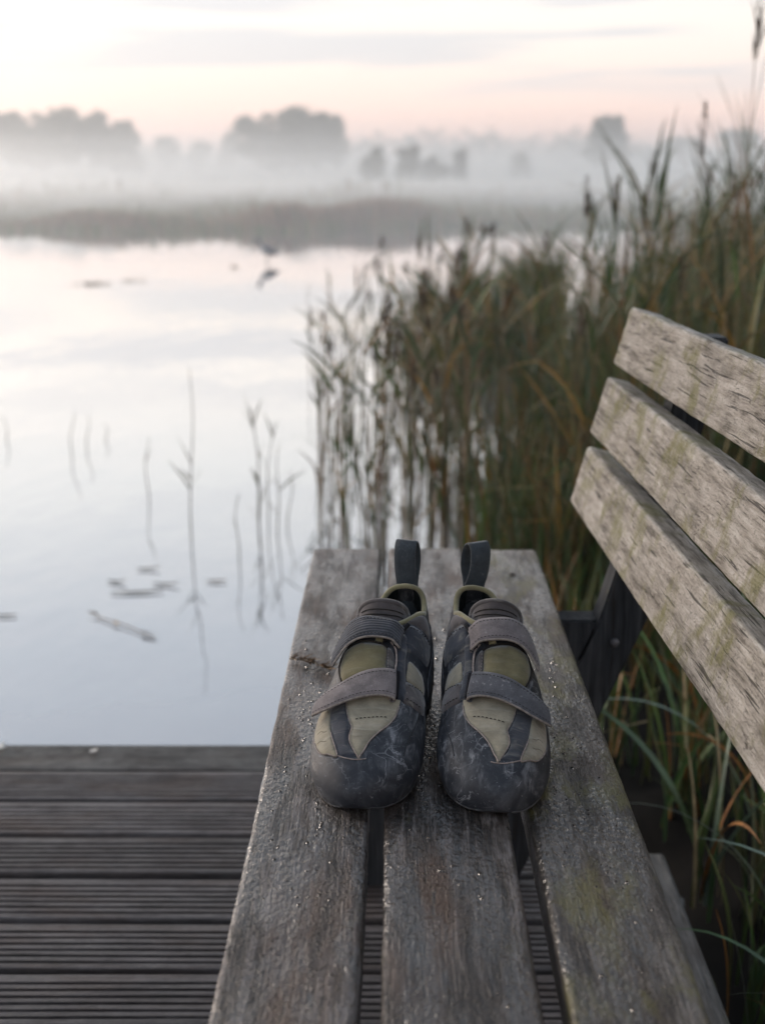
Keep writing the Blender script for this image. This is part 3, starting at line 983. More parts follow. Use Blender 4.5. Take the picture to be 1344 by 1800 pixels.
    sp_ = panel('toe_strip', [(.0275, -.02), (.0345, -.055), (.0435, -.073), (.0507, -.073), (.0584, -.066), (.0651, -.08), (.0802, -.107), (.098, -.118), (.095, -.21), (.082, -.212), (.0566, -.174), (.0310, -.141), (.0275, -.08)], .0009, M_slate, root, mir)
    tp = panel('tongue_panel', [(0.112, -0.155), (0.128, -.205), (0.1405, -0.225), (0.1500, -0.215), (0.1507, -0.134), (0.1496, -0.062), (0.1476, -0.002), (0.1438, 0.042), (0.128, 0.052), (0.112, 0.058), (0.110, -0.031)], .0020, M_olive, root, mir, puff=.0016)
    seam('edge_seam', [(0.112, -0.158), (0.128, -.208), (0.1405, -0.229), (0.1505, -0.219), (0.1515, -0.134), (0.1503, -0.062), (0.1482, -0.002), (0.1442, 0.046)], .0016, .0009, M_thread, tp, mir)
    ms = panel('tongue_strip', [(0.1442, 0.048), (0.1415, 0.082), (0.1323, 0.102), (0.1216, 0.098), (0.112, .092), (0.112, 0.064), (0.128, .058)], .0016, M_mauve, root, mir)
    stitches('stitching', [(0.141, .056), (0.128, .063), (0.114, .069)], .002, M_thread_l, ms, mir)
    panel('eyestay', [(0.150, .060), (0.1438, 0.098), (0.1323, 0.113), (0.1216, 0.110), (0.106, .115), (0.093, .120), (0.0955, .150), (0.0969, 0.19), (0.118, .186), (0.1419, 0.170), (0.158, .160), (.164, .10)], .0026, M_slate, root, mir)
    seam('edge_seam', [(0.150, .058), (0.1438, 0.095), (0.1323, 0.110), (0.1216, 0.107), (0.112, .108)], .0026, .0009, M_seam, root, mir)
    panel('side_panel', [(0.1425, 0.205), (0.1450, 0.268), (0.1475, 0.345), (0.140, .40), (0.1297, 0.37), (0.124, .28), (0.1205, 0.196), (.132, .196)], .0011, M_olive_d, root, mir)
    al = panel('strap_anchor', [(0.1170, 0.186), (0.122, .27), (0.1278, 0.355), (0.124, .40), (0.108, .385), (0.1002, 0.325), (0.0965, .25), (0.0950, 0.172), (.105, .176)], .0022, M_mauve, root, mir)
    stitches('stitching', [(0.1145, 0.20), (0.1195, .27), (0.125, 0.35)], .0026, M_thread, al, mir)
    stitches('stitching', [(0.0985, 0.19), (0.0998, .25), (0.1035, 0.325)], .0026, M_thread, al, mir)
    au = panel('strap_anchor', [(0.173, 0.085), (.1765, .16), (0.180, .24), (0.183, 0.315), (.178, .36), (0.1659, 0.365), (.158, .27), (0.151, 0.165), (.160, .115)], .0022, M_slate, root, mir)
    stitches('stitching', [(0.171, 0.10), (.174, .17), (0.1775, .25), (0.180, 0.31)], .0026, M_thread, au, mir)
    panel('collar_patch', [(.176, .02), (.186, .02), (.196, .10), (.196, .22), (.188, .28), (.182, .20), (.178, .11)], .0013, M_mauve, root, mir)
    seam('rand_seam', [(.0300, -.152), (.0262, -.10), (.0240, -.05), (.0238, -.011), (.0250, .02)], .0003, .0005, M_seam, root, mir)
    seam('rand_seam', [(.100, .33), (.082, .30), (.066, .27), (.052, .25), (.040, .26)], .0002, .0005, M_sole, root, mir)
    yr = np.r_[np.linspace(.10, .0042, 30), np.linspace(.0042, .10, 30)]
    ur = np.r_[np.full(30, -.80), np.full(30, .80)]
    pr_ = S(yr, ur, .0004); pr_[:, 0] *= mir
    mb = MB(); mb.tube(pr_, .0007, 6); mb.build('rand_seam', M_rim, root)
    # slot bars the straps are threaded through
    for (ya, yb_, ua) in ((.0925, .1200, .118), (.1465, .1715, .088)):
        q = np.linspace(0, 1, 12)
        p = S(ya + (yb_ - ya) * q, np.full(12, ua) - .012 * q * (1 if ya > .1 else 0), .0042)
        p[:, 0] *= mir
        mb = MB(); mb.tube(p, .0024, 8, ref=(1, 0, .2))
        mb.build('slot_bar', M_bar_shade, root)
    # ---- straps
    strap(root, mir, [(0.1195, 0.108), (0.1188, 0.093), (0.1175, 0.018), (0.1134, -0.056), (0.1062, -0.146), (0.1015, -0.236), (.0995, -.285)],
          [(0.0893, 0.118), (0.0896, 0.104), (0.0905, 0.043), (0.0887, -0.013), (0.0835, -0.094), (0.0785, -0.195), (0.0816, -0.304)],
          [.006, .0085, .009, .009, .009, .0095, .0105 + cfg['lift']], cfg['lower'], sh=cfg['sh'])
    strap(root, mir, [(0.1660, 0.080), (0.1672, 0.045), (0.1690, 0.009), (0.1702, -0.035), (0.1715, -0.08), (0.1722, -0.16), (.1675, -.235), (.160, -.275)],
          [(0.1448, 0.112), (0.146, .085), (0.1474, 0.059), (0.1477, -0.004), (0.1473, -0.073), (0.145, -0.14), (0.1381, -0.192), (0.1325, -0.232)],
          [.0065, .0090, .0115, .0120, .0118, .0110, .0100, .0095 + cfg['lift']], cfg['upper'], sh=-cfg['sh'])
    # near-black sheet: the shade below the upper strap, put in as colour
    panel('strap_shade', [(.140, -.26), (.150, -.255), (.163, -.20), (.166, -.10), (.166, .03), (.158, .05), (.1500, .02), (.1525, -.062), (.1538, -.134), (.153, -.215), (.146, -.245)], .0016, M_bar_shade, root, mir)
    # ---- tongue standing up behind the upper strap
    na, nb_ = 16, 25
    def tongue_pt(a, b, d=0.):
        zt_ = .0985 + .0225 * math.sqrt(max(0., 1 - .985 * b * b))
        return np.array([(-.004 + b * .0235) * mir, .168 + .020 * a + .012 * b * b + d, .090 + (zt_ - .090) * a])
    Pt = np.array([[tongue_pt(a, b) for b in np.linspace(-1, 1, nb_)] for a in np.linspace(0, 1, na)])
    Pb = np.array([[tongue_pt(a, b, .0045) - np.array([0, 0, .001]) for b in np.linspace(-1, 1, nb_)] for a in np.linspace(0, 1, na)])
    mb = MB(); mb.grid(Pt, flip=mir > 0); mb.grid(Pb, flip=mir < 0)
    tg = mb.build('tongue', M_mauve, root)
    rim = [(Pt[i, 0] + Pb[i, 0]) / 2 for i in range(na)] + [(Pt[-1, j] + Pb[-1, j]) / 2 for j in range(1, nb_ - 1)] + [(Pt[i, -1] + Pb[i, -1]) / 2 for i in range(na - 1, -1, -1)]
    mb = MB(); mb.tube(rim, .0029, 8, ref=(.05, 1, .1)); mb.build('tongue_rim', M_mauve, tg)
    for sc_ in (.80, .66):
        p = np.array([tongue_pt(sc_, b * .86, -.0006) for b in np.linspace(-1, 1, 30)])
        mb = MB(); mb.tube(p, .0005, 5, ref=(.05, 1, .1)); mb.build('stitching', M_thread, tg)
    # ---- pull loop at the heel
    cl_ = np.array([(0.2475, 0.0820), (0.2505, 0.0980), (0.2530, 0.1122), (0.2535, 0.1274), (0.2540, 0.1427), (0.2562, 0.1525), (0.2605, 0.1574), (0.2632, 0.1585),
                    (0.2690, 0.1569), (0.2745, 0.1514), (0.2775, 0.1405), (0.2755, 0.1253), (0.2700, 0.1100), (0.2670, 0.0920)])
    cl_ = densify(cl_, 5, False)
    wv = .0098
    pr = []
    for j, (y, z) in enumerate(cl_):
        kk = min(1, max(0, (z - .105) / .03)); kk = kk * kk * (3 - 2 * kk)
        tw = cfg['twist'] * kk
        row = []
        for q in (-1, -.97, -.5, 0, .5, .97, 1):
            dx, dy = q * wv * (.92 + .10 * kk), y - .2645
            row.append([(.0165 + cfg['lean'] * (z - .11)) * mir + dx * math.cos(tw) - dy * math.sin(tw), .2645 + dx * math.sin(tw) + dy * math.cos(tw), z])
        pr.append(row)
    pr = np.array(pr)
    dj = np.gradient(pr[:, 3], axis=0); nrm = np.stack([np.zeros(len(dj)), -dj[:, 2], dj[:, 1]], -1); nrm /= np.linalg.norm(nrm, axis=1, keepdims=True)
    f1 = pr + nrm[:, None] * np.array([.0003, .001, .0012, .0012, .0012, .001, .0003])[None, :, None]
    f2 = pr - nrm[:, None] * np.array([.0003, .001, .0012, .0012, .0012, .001, .0003])[None, :, None]
    mb = MB(); mb.grid(np.concatenate([f1, f2[:, ::-1]], 1), closed_v=True)
    lp = mb.build('pull_loop', M_loop, root)
    bm = bmesh.new(); bm.from_mesh(lp.data); bmesh.ops.recalc_face_normals(bm, faces=bm.faces[:]); bm.to_mesh(lp.data); bm.free()
    for sgn in (0, 6):
        mb = MB(); mb.tube(pr[:, sgn], .0009, 5, ref=(1, .1, .1)); mb.build('edge_binding', M_loop, lp)
    mb = MB()
    for q in np.linspace(-.8, .8, 9):
        c0 = pr[10, 3] + nrm[10] * -.0016
        c0 = np.array([pr[10, 3][0] + q * wv, c0[1] - .003, c0[2]])
        mb.tube([c0 - np.array([.0008, 0, 0]), c0, c0 + np.array([.0008, 0, 0])], [.0002, .0004, .0002], 4)
    mb.build('stitching', M_thread, lp)
    return root


shoe = make_shoe('climbing_shoe', (-.024, .860), .07, 1, dict(rubber=M_rub, lower=(M_web_grey, M_hem), upper=(M_web_dark, M_hem), twist=-.16, sh=0., lift=0., lean=-.03))
tag(shoe, 'olive and slate climbing shoe whose upper strap is dark and ribbed', 'climbing shoe', 'pair of climbing shoes on the seat')
def warp(root, k, ph):
    """wear: every part of the shoe sags and skews a little in the same soft way"""
    for o in list(root.children_recursive):
        me = o.data
        n_ = len(me.vertices)
        co = np.zeros(n_ * 3, np.float32); me.vertices.foreach_get('co', co); co = co.reshape(-1, 3)
        f_ = np.clip(co[:, 2] / .05, 0, 1.4)
        dx = f_ * k * (.9 * np.sin(co[:, 1] * 31 + ph) + .6 * np.sin(co[:, 1] * 67 + 2 * ph))
        dz = f_ * k * .7 * np.sin(co[:, 1] * 52 + co[:, 0] * 60 + ph * 1.7)
        hl = np.clip((co[:, 2] - .115) / .04, 0, 1) * (co[:, 1] > .235)
        co[:, 0] += dx + hl * k * 2.2 * math.sin(ph * 5); co[:, 2] += dz - hl * k * .8; co[:, 1] -= hl * k * 1.6
        me.vertices.foreach_set('co', co.ravel()); me.update()


warp(shoe, .0009, .6)
shoe = make_shoe('climbing_shoe', (.0735, .857), .088, -1, dict(rubber=M_rub_r, lower=(M_web_blue, M_hem), upper=(M_web_grey2, M_hem), twist=.42, sh=-.0008, lift=-.001, lean=-.02))
tag(shoe, 'olive and slate climbing shoe nearer the backrest, its upper strap plain grey', 'climbing shoe', 'pair of climbing shoes on the seat')
warp(shoe, .0013, 2.8)


# ------------------------------------------------------------------ plants
def mesh_np(name, V, Q, mat, parent=None):
    V = np.asarray(V, np.float32).reshape(-1, 3); Q = np.asarray(Q, np.int32).reshape(-1, 4)
    me = bpy.data.meshes.new(name)
    me.vertices.add(len(V)); me.vertices.foreach_set('co', V.ravel())
    me.loops.add(Q.size); me.loops.foreach_set('vertex_index', Q.ravel())
    me.polygons.add(len(Q)); me.polygons.foreach_set('loop_start', np.arange(0, Q.size, 4, dtype=np.int32))
    me.polygons.foreach_set('use_smooth', np.ones(len(Q), bool))
    me.update(calc_edges=True)
    if mat: me.materials.append(mat)
    return me


def blades(base, az, L, W, tilt, bend, nseg=7, side=None, g=rng, kink=None):
    """long grass blades as folded strips; every argument is an array of length N; returns verts, quads"""
    N = len(base); s = np.linspace(0, 1, nseg + 1)
    th = tilt[:, None] + bend[:, None] * s[None] ** 1.6
    if kink is not None:
        th = th + kink[:, None] * np.clip((s[None] - .62) / .05, 0, 1)
    d = np.stack([np.sin(th) * np.cos(az)[:, None], np.sin(th) * np.sin(az)[:, None], np.cos(th)], -1)
    step = (L / nseg)[:, None, None] * d
    P = base[:, None, :] + np.concatenate([np.zeros((N, 1, 3)), np.cumsum(step[:, :-1], 1)], 1)
    sd = np.stack([-np.sin(az), np.cos(az), np.zeros(N)], -1)
    tw = g.uniform(-.9, .9, N)[:, None] + g.uniform(-1, 1, N)[:, None] * s[None]
    nrm = np.cross(d, sd[:, None, :])
    sdir_ = sd[:, None, :] * np.cos(tw)[..., None] + nrm * np.sin(tw)[..., None]
    prof = np.clip(np.minimum(1., .55 + s * 2.5) * (1 - s ** 2.2) ** .9, .03, 1)
    wd = (W[:, None] * prof[None] * .5)[..., None] * sdir_
    mid = P + np.cross(sdir_, d) * (W[:, None] * prof[None] * .16)[..., None]
    V = np.stack([P - wd, mid, P + wd], 2).reshape(-1, 3)
    k = np.arange(nseg)
    q = np.concatenate([np.stack([3 * k, 3 * k + 1, 3 * k + 4, 3 * k + 3], -1), np.stack([3 * k + 1, 3 * k + 2, 3 * k + 5, 3 * k + 4], -1)])
    Q = (q[None] + (np.arange(N) * (nseg + 1) * 3)[:, None, None]).reshape(-1, 4)
    return V, Q


def stalk_mesh(g, h, r0, lean=.03, n=5, seg=9):
    s = np.linspace(0, 1, seg + 1)
    ax = g.normal(0, lean); ay = g.normal(0, lean); cx_ = g.normal(0, lean * .8); cy_ = g.normal(0, lean * .8)
    path = np.stack([h * (ax * s + cx_ * s * s), h * (ay * s + cy_ * s * s), h * s - .06 * (s == 0)], -1)
    rad = r0 * (1 - .65 * s) * (1 + .12 * np.sin(s * 40))
    mb = MB(); mb.tube(path, rad, n, ref=(1, .1, .05))
    return mb, path


def reed_proto(seed, h, nleaf, plume=False, leafy=1.0, stiff=1., thick=1.):
    g = np.random.default_rng(seed)
    mb, path = stalk_mesh(g, h, .0034 * thick * (.8 + .5 * g.random()), .035)
    st = mb.build('stalk', M_reed_stalk).data
    bpy.data.objects.remove(bpy.data.objects[-1]) if False else None
    f = np.sort(g.uniform(.22, .98, nleaf))
    base = np.stack([np.interp(f, np.linspace(0, 1, len(path)), path[:, a]) for a in range(3)], -1)
    az = np.arange(nleaf) * math.pi + g.normal(0, .7, nleaf) + g.random() * 6
    L = h * g.uniform(.20, .42, nleaf) * leafy
    W = g.uniform(.007, .015, nleaf) * (.75 + .3 * h)
    V, Q = blades(base, az, L, W, g.uniform(.12, .55, nleaf), g.uniform(.1, 1.5, nleaf) / stiff, 7, g=g, kink=np.where(g.random(nleaf) < .15, g.uniform(.6, 1.5, nleaf), 0))
    lv = mesh_np('leaves', V, Q, M_reed_leaf)
    pm = None
    if plume:
        tip = path[-1]; n = 46
        t_ = g.random(n)
        pb = tip + np.stack([g.normal(0, .004, n), g.normal(0, .004, n), -.02 + .13 * t_], -1)
        a0 = g.normal(.4, .9, n)
        V, Q = blades(pb, a0, g.uniform(.035, .075, n) * (1.2 - t_), np.full(n, .0045), g.uniform(.2, .7, n), g.uniform(.4, 1.2, n), 3, g=g)
        pm = mesh_np('plume', V, Q, M_plume)
    return st, lv, pm


def drop_proto_objects():
    for o in [o for o in col.objects if o.name.startswith('stalk') and o.parent is None]:
        bpy.data.objects.remove(o)


def place_reed(pr, loc, rz, sc_, label, group, name='reed'):
    o = empty(name, loc, rz)
    o.scale = (sc_[0], sc_[0], sc_[1])
    tag(o, label, 'reed', group)
    for nm, me in zip(('stalk', 'leaves', 'plume'), pr):
        if me: obj(nm, me, o)
    return o


fringe_protos = [reed_proto(100 + i, 1.0, 3 + i % 3, plume=(i % 4 == 0), leafy=.75, stiff=1.8, thick=1.35) for i in range(12)]
bank_protos = [reed_proto(200 + i, 1.0, 8 + i % 5, plume=(i % 5 == 0), leafy=1.15) for i in range(12)]
thin_protos = [reed_proto(300 + i, 1.0, 2 + i % 2, plume=True, leafy=.6) for i in range(5)]
drop_proto_objects()

FR_LABEL = 'slender green and brown reed in the loose stand rising from the shallows'
FR_GROUP = 'reeds rising from the shallows'
for i in range(125):
    y = 3.3 + 4.0 * rng.random() ** 1.5
    k = rng.random()
    if i < 24: a = rng.uniform(-.070, -.020)
    else: a = -.022 + .098 * rng.random() ** .85
    h = (.53 + 2.0 * (a + .07)) * rng.uniform(.80, 1.12) + max(0, (y - 4.4)) * .01
    place_reed(fringe_protos[rng.integers(12)], (a * y + .005, y, WATER_Z), rng.uniform(0, 6.28), (rng.uniform(.8, 1.15), h), FR_LABEL, FR_GROUP)
BK_LABEL = 'tall leafy reed in the dense bed on the bank behind the backrest'
BK_GROUP = 'reeds of the dense bed on the bank'
n = 0
while n < 150:
    y = rng.uniform(2.9, 8.5)
    e = float(bank_edge(y))
    x = e + rng.uniform(-.12, 1.0) ** 1 * (.6 + .42 * y)
    if x < .07 * y + .05: continue
    h = .86 + .17 * min(1.6, max(0, x - .5)) + rng.normal(0, .08)
    h *= np.interp(x / y, [.05, .12, .2, .3], [.60, .76, .95, 1.03])
    place_reed(bank_protos[rng.integers(12)], (x, y, WATER_Z + .05), rng.uniform(0, 6.28), (rng.uniform(.9, 1.35), h), BK_LABEL, BK_GROUP)
    n += 1
for (x, y, h, rz, lab) in [(.86, 2.95, 1.40, .3, 'tallest flowering reed, its thin seed head against the sky above the backrest'),
                           (.80, 3.5, 1.18, 2., 'thin flowering reed rising above the bed left of the tallest seed head'),
                           (1.06, 3.2, 1.26, 4., 'thin flowering reed at the far edge of the bank, right of the tallest seed head'),
                           (.62, 3.9, 1.0, 5., 'short flowering reed standing over the bed near the top slat corner')]:
    place_reed(thin_protos[int(rz) % 5], (x, y, WATER_Z + .05), rz, (.75, h), lab, 'flowering reeds above the bed', 'flowering_reed')

# ---- sedge mass on the bank (nobody could count it)
def sedge(name, N, reg, lenf, width, label, seed, mat=M_reed_leaf, dens=None):
    g = np.random.default_rng(seed)
    B = []
    while len(B) < N:
        x, y = reg(g)
        if x is None: continue
        # tufts of blades
        k = g.integers(5, 12)
        for _ in range(k):
            B.append((x + g.normal(0, .025), y + g.normal(0, .025)))
    B = np.array(B[:N])
    z = np.full(N, WATER_Z + .02)
    L = lenf(B[:, 0], B[:, 1], g)
    az = g.uniform(0, 2 * math.pi, N)
    V, Q = blades(np.column_stack([B, z]), az, L, g.uniform(*width, N), np.abs(g.normal(.08, .11, N)), np.abs(g.normal(.3, .45, N)), 7, g=g,
                  kink=np.where(g.random(N) < .10, g.uniform(.7, 1.7, N), 0))
    # keep clear of the deck, the seat and the backrest
    o = obj(name, mesh_np(name, V, Q, mat))
    tag(o, label, name.replace('_', ' '), kind='stuff')
    return o


def reg_bank(g):
    y = 2.75 + 8.3 * g.random() ** 1.5
    e = float(bank_edge(y))
    x = e + (-.05 + (1.2 + .42 * y) * g.random() ** 1.15)
    if x < (.072 - .035 * g.random()) * y + .03: return None, None
    return x, y


sedge('sedge_bed', 15000, reg_bank, lambda x, y, g: (.55 + .26 * np.clip(x - .4, 0, 1.4)) * np.interp(x / y, [.06, .12, .2], [.85, .92, 1.1]) * g.uniform(.55, 1.12, len(x)), (.006, .013),
      'dense mass of green and rusty sedge leaves on the bank', 31)


def reg_low(g):
    y = g.uniform(.2, 3.0)
    x = (.47 if y < 1.9 else .24) + .95 * g.random() ** 1.1
    return x, y


def low_len(x, y, g):
    lim = np.where(y < 1.85, .26 + .25 * np.clip(x - .55, 0, .8), .34)
    return lim * g.uniform(.6, 1.1, len(x))


sedge('low_grass', 2600, reg_low, low_len, (.006, .013), 'dark low grass growing beneath the backrest', 37, M_grass)


def reg_back(g):
    y = g.uniform(6.6, 10.5)
    a = -.022 + .160 * g.random() ** .5
    return a * y, y


sedge('reed_bed', 1700, reg_back, lambda x, y, g: (.34 + 2.9 * np.clip(x / y, 0, .10)) * g.uniform(.4, 1.2, len(x)), (.008, .016),
      'grey-green mass of reeds farther out in the shallows', 41)

# ---- near grass plants beside the bench, leaf by leaf
def grass_plant(loc, leaves, label, seed):
    g = np.random.default_rng(seed)
    o = empty('grass_plant', loc)
    tag(o, label, 'grass plant', 'grass plants beside the bench')
    for (az, L, W, ti, be, mat_) in leaves:
        V, Q = blades(np.array([[g.normal(0, .012), g.normal(0, .012), 0]]), np.array([az]), np.array([L]), np.array([W]), np.array([ti]), np.array([be]), 14, g=g)
        obj('leaf', mesh_np('leaf', V, Q, mat_), o)
    return o


M_gl1 = simple_mat('green_leaf', (0.068, 0.128, 0.027), .45, .4, .3, 30)
M_gl2 = simple_mat('dark_green_leaf', (0.042, 0.083, 0.033), .4, .5, .3, 30)
M_gl3 = simple_mat('blue_green_leaf', (0.112, 0.158, 0.112), .4, .5, .25, 30)
M_gl4 = simple_mat('rusty_leaf', (.19, .080, .018), .6, .3, .4, 40)
M_gl5 = simple_mat('straw_leaf', (0.285, 0.210, 0.112), .6, .3, .3, 40)
PI = math.pi
grass_plant((.56, 1.45, -.60), [(3.3, .40, .010, .15, .2, M_gl1), (2.9, .42, .011, .25, 1.9, M_gl3), (.3, .38, .012, .2, 1.6, M_gl2), (4.4, .33, .009, .1, 1.2, M_gl4), (1.5, .36, .009, .15, .9, M_gl1), (5.6, .30, .009, .3, 1.4, M_gl3)],
            'green grass plant with a rusty leaf beneath the lowest slat', 1)
grass_plant((.62, 1.78, -.60), [(3.0, .45, .012, .25, 1.8, M_gl3), (3.6, .38, .010, .3, 1.3, M_gl4), (.2, .44, .013, .05, .3, M_gl1), (1.2, .4, .01, .2, 1.2, M_gl2), (4.9, .42, .01, .2, 1.6, M_gl5), (2.2, .36, .009, .1, .8, M_gl1)],
            'grass plant with an arching pale leaf and a rusty leaf near the bench post', 2)
grass_plant((.55, 1.20, -.60), [(3.5, .36, .009, .3, 1.3, M_gl3), (2.7, .33, .008, .2, 1.9, M_gl2), (.6, .36, .011, .15, .7, M_gl1), (5.0, .35, .009, .2, 1.1, M_gl2), (1.8, .33, .009, .1, .5, M_gl4)],
            'low grass plant beside the edge beam, its leaves bending over the beam', 3)
grass_plant((.72, 1.62, -.58), [(3.2, .42, .012, .1, .3, M_gl1), (2.6, .44, .011, .2, 1.5, M_gl3), (.9, .40, .011, .2, 1.2, M_gl2), (4.2, .38, .010, .3, 1.8, M_gl3), (5.5, .36, .010, .2, .9, M_gl1), (3.9, .34, .010, .05, .2, M_gl4)],
            'upright green grass plant half hidden by the lowest slat', 4)
grass_plant((.66, 1.33, -.58), [(3.0, .40, .010, .3, 1.4, M_gl3), (3.8, .40, .012, .15, .8, M_gl1), (.4, .36, .011, .2, 1.6, M_gl2), (1.9, .34, .009, .2, 1.1, M_gl5), (5.2, .38, .010, .2, 1.3, M_gl3)],
            'broad-leaved grass plant lowest in the corner under the backrest', 5)

rg = np.random.default_rng(77)
for k, (x, y, lab) in enumerate([(.50, 1.02, 'small grass plant at the near end of the edge beam'), (.49, 1.62, 'grass plant growing close against the bench post'), (.60, 2.10, 'tall grass plant in the shade beyond the bench post'),
                                 (.80, 1.46, 'grass plant farthest back beneath the lowest slat'), (.52, 1.92, 'grass plant rising behind the foot of the bench post'), (.70, 1.12, 'grass plant in the lower corner below the backrest')]):
    lv = [(rg.uniform(0, 6.28), rg.uniform(.30, .46), rg.uniform(.008, .013), rg.uniform(.05, .3), rg.uniform(.2, 1.7), [M_gl1, M_gl2, M_gl3, M_gl1, M_gl4, M_gl5][rg.integers(6)]) for _ in range(7)]
    grass_plant((x, y, -.60), lv, lab, 20 + k)

# ---- single stems out on the open water, left of the bench
M_thinleaf = simple_mat('thin_reed_green', (.085, .085, .035), .6, .3, .3, 30)
M_thinstalk = simple_mat('thin_reed_stalk', (.10, .085, .05), .7, .3, .3, 30)


def water_stem(x, y, h, dx, r0, leaves, label, seed, mat_l=M_thinleaf):
    g = np.random.default_rng(seed)
    o = empty('water_reed', (x, y, WATER_Z))
    tag(o, label, 'reed', 'single reeds out on the open water')
    s = np.linspace(0, 1, 12)
    path = np.stack([dx * s ** 1.5 + .012 * np.sin(s * 5 + seed) * s, .01 * np.sin(s * 4 + seed), h * s - .08 * (s == 0)], -1)
    mb = MB(); mb.tube(path, r0 * (1 - .6 * s), 6, ref=(1, .1, .05)); mb.build('stalk', M_thinstalk, o)
    for (f, az, L, W, ti, be) in leaves:
        b0 = np.array([[np.interp(f, s, path[:, a]) for a in range(3)]])
        V, Q = blades(b0, np.array([az]), np.array([L]), np.array([W]), np.array([ti]), np.array([be]), 8, g=g)
        obj('leaf', mesh_np('leaf', V, Q, mat_l), o)
    return o


water_stem(-.68, 3.70, .57, .018, .0030, [(.30, 3.3, .13, .008, .5, .3), (.32, .1, .07, .008, .5, .4), (.45, 3.0, .12, .006, .4, .2), (.36, 2.6, .06, .007, .9, .3)],
           'tallest lone reed on the open water, bent halfway up', 11)
water_stem(-.483, 3.92, .40, -.006, .0038, [(.82, 2.9, .14, .012, .22, .25), (.85, .2, .10, .010, .25, .35), (.8, 3.6, .09, .009, .4, .3), (.55, .3, .09, .006, .35, .4), (.3, 3.3, .08, .006, .3, .3)],
           'lone reed with a forked leafy tip, nearest the loose stand', 12)
water_stem(-.403, 3.76, .30, .02, .0030, [(.5, 0.2, .12, .007, .8, .5), (.55, 3.4, .08, .006, .5, .4), (.9, .6, .06, .006, .2, .3), (.2, 3., .07, .006, .5, .2)],
           'short reed with outspread leaves right of the fork-tipped reed', 13)
water_stem(-.492, 3.45, .22, .006, .0026, [(.5, 2.9, .05, .008, .3, .5), (.8, .2, .06, .005, .2, .2)], 'short thin reed just left of and nearer than the fork-tipped reed', 14)
water_stem(-.923, 4.18, .24, .004, .0026, [(.6, .2, .06, .006, .3, .4)], 'short lone reed left of the tallest lone reed', 15)
water_stem(-1.405, 4.91, .19, .010, .0026, [], 'bare thin stem, second from the left edge of the water', 16)
water_stem(-1.367, 5.02, .155, .008, .0026, [], 'bare thin stem close to its taller neighbour on its left', 17)
water_stem(-1.328, 5.20, .08, .004, .0026, [], 'shortest bare stem, just right of two taller bare stems', 18)
water_stem(-1.783, 5.19, .12, .008, .0026, [], 'bare thin stem at the left edge of the water', 19)
water_stem(-.568, 7.49, .52, .01, .0038, [(.8, .3, .12, .007, .3, .4)], 'outermost slim reed left of the loose stand', 20)
water_stem(-.43, 6.28, .50, .012, .0042, [(.8, 3.3, .12, .008, .3, .4), (.6, .2, .12, .008, .3, .4)], 'slim reed at the left fringe of the loose stand', 21)


def flat_leaf(name, x, y, L, W, rz, mat_, label, cat, curl=.006, z=WATER_Z):
    s = np.linspace(0, 1, 9)
    wv = W * np.sin(np.pi * np.clip(s, .04, .96)) ** .7
    P = np.zeros((9, 3, 3))
    for j, q in enumerate((-1, 0, 1)):
        P[:, j, 0] = L * (s - .5); P[:, j, 1] = q * wv / 2 + .12 * L * (s - .5) ** 2
        P[:, j, 2] = .004 + curl * (s - .4) ** 2 * 4 * (.3 + .7 * s) + (0.0015 if q else 0)
    up = P + np.array([0, 0, .0012])
    mb = MB(); mb.grid(np.concatenate([up, P[:, ::-1]], 1), closed_v=True)
    o = mb.build(name, mat_)
    o.location = (x, y, z); o.rotation_euler = (0, 0, rz)
    tag(o, label, cat)
    return o


M_dead = simple_mat('dead_leaf', (.075, .065, .045), .6, .4, .4, 60)
M_dead2 = simple_mat('tan_dead_leaf', (.17, .13, .085), .6, .4, .4, 60)
flat_leaf('floating_leaf', -.75, 3.17, .15, .016, .12, M_dead, 'long dark leaf floating below the group of three leaves', 'floating leaf', .002)
flat_leaf('floating_leaf', -.83, 3.26, .06, .016, -.2, M_dead, 'small dark leaf floating left of the long dark leaf', 'floating leaf')
flat_leaf('floating_leaf', -.76, 3.38, .07, .014, .1, M_dead, 'small dark leaf floating above the long dark leaf', 'floating leaf')
flat_leaf('floating_leaf', -.68, 3.24, .08, .014, -.1, M_dead, 'narrow dark leaf floating right of the long dark leaf', 'floating leaf')
flat_leaf('floating_leaf', -.535, 3.27, .06, .014, .05, M_dead2, 'pale leaf floating between the tallest lone reed and the short thin reed', 'floating leaf', .002)
flat_leaf('floating_leaf', -1.07, 2.98, .06, .012, .05, M_dead, 'faint narrow leaf floating alone on the far left', 'floating leaf', .001)
stick = empty('floating_reed', (-.70, 2.86, WATER_Z + .004))
tag(stick, 'broken tan reed stem floating aslant below the leaves', 'floating reed')
q = np.array([(-.12, .12, .0), (-.08, .085, .003), (-.03, .05, .004), (.03, .0, .002), (.07, -.03, .0)])
mb = MB(); mb.tube(densify(q, 5, False), .0019, 7); mb.build('stalk', M_dead2, stick)
for (x, y, az, L) in ((-.115, .118, 2.6, .04), (.03, .0, -.4, .05), (-.06, .07, -1., .04)):
    V, Q = blades(np.array([[x, y, .006]]), np.array([az]), np.array([L]), np.array([.012]), np.array([1.5]), np.array([.05]), 6)
    obj('leaf', mesh_np('leaf', V, Q, M_dead2), stick)

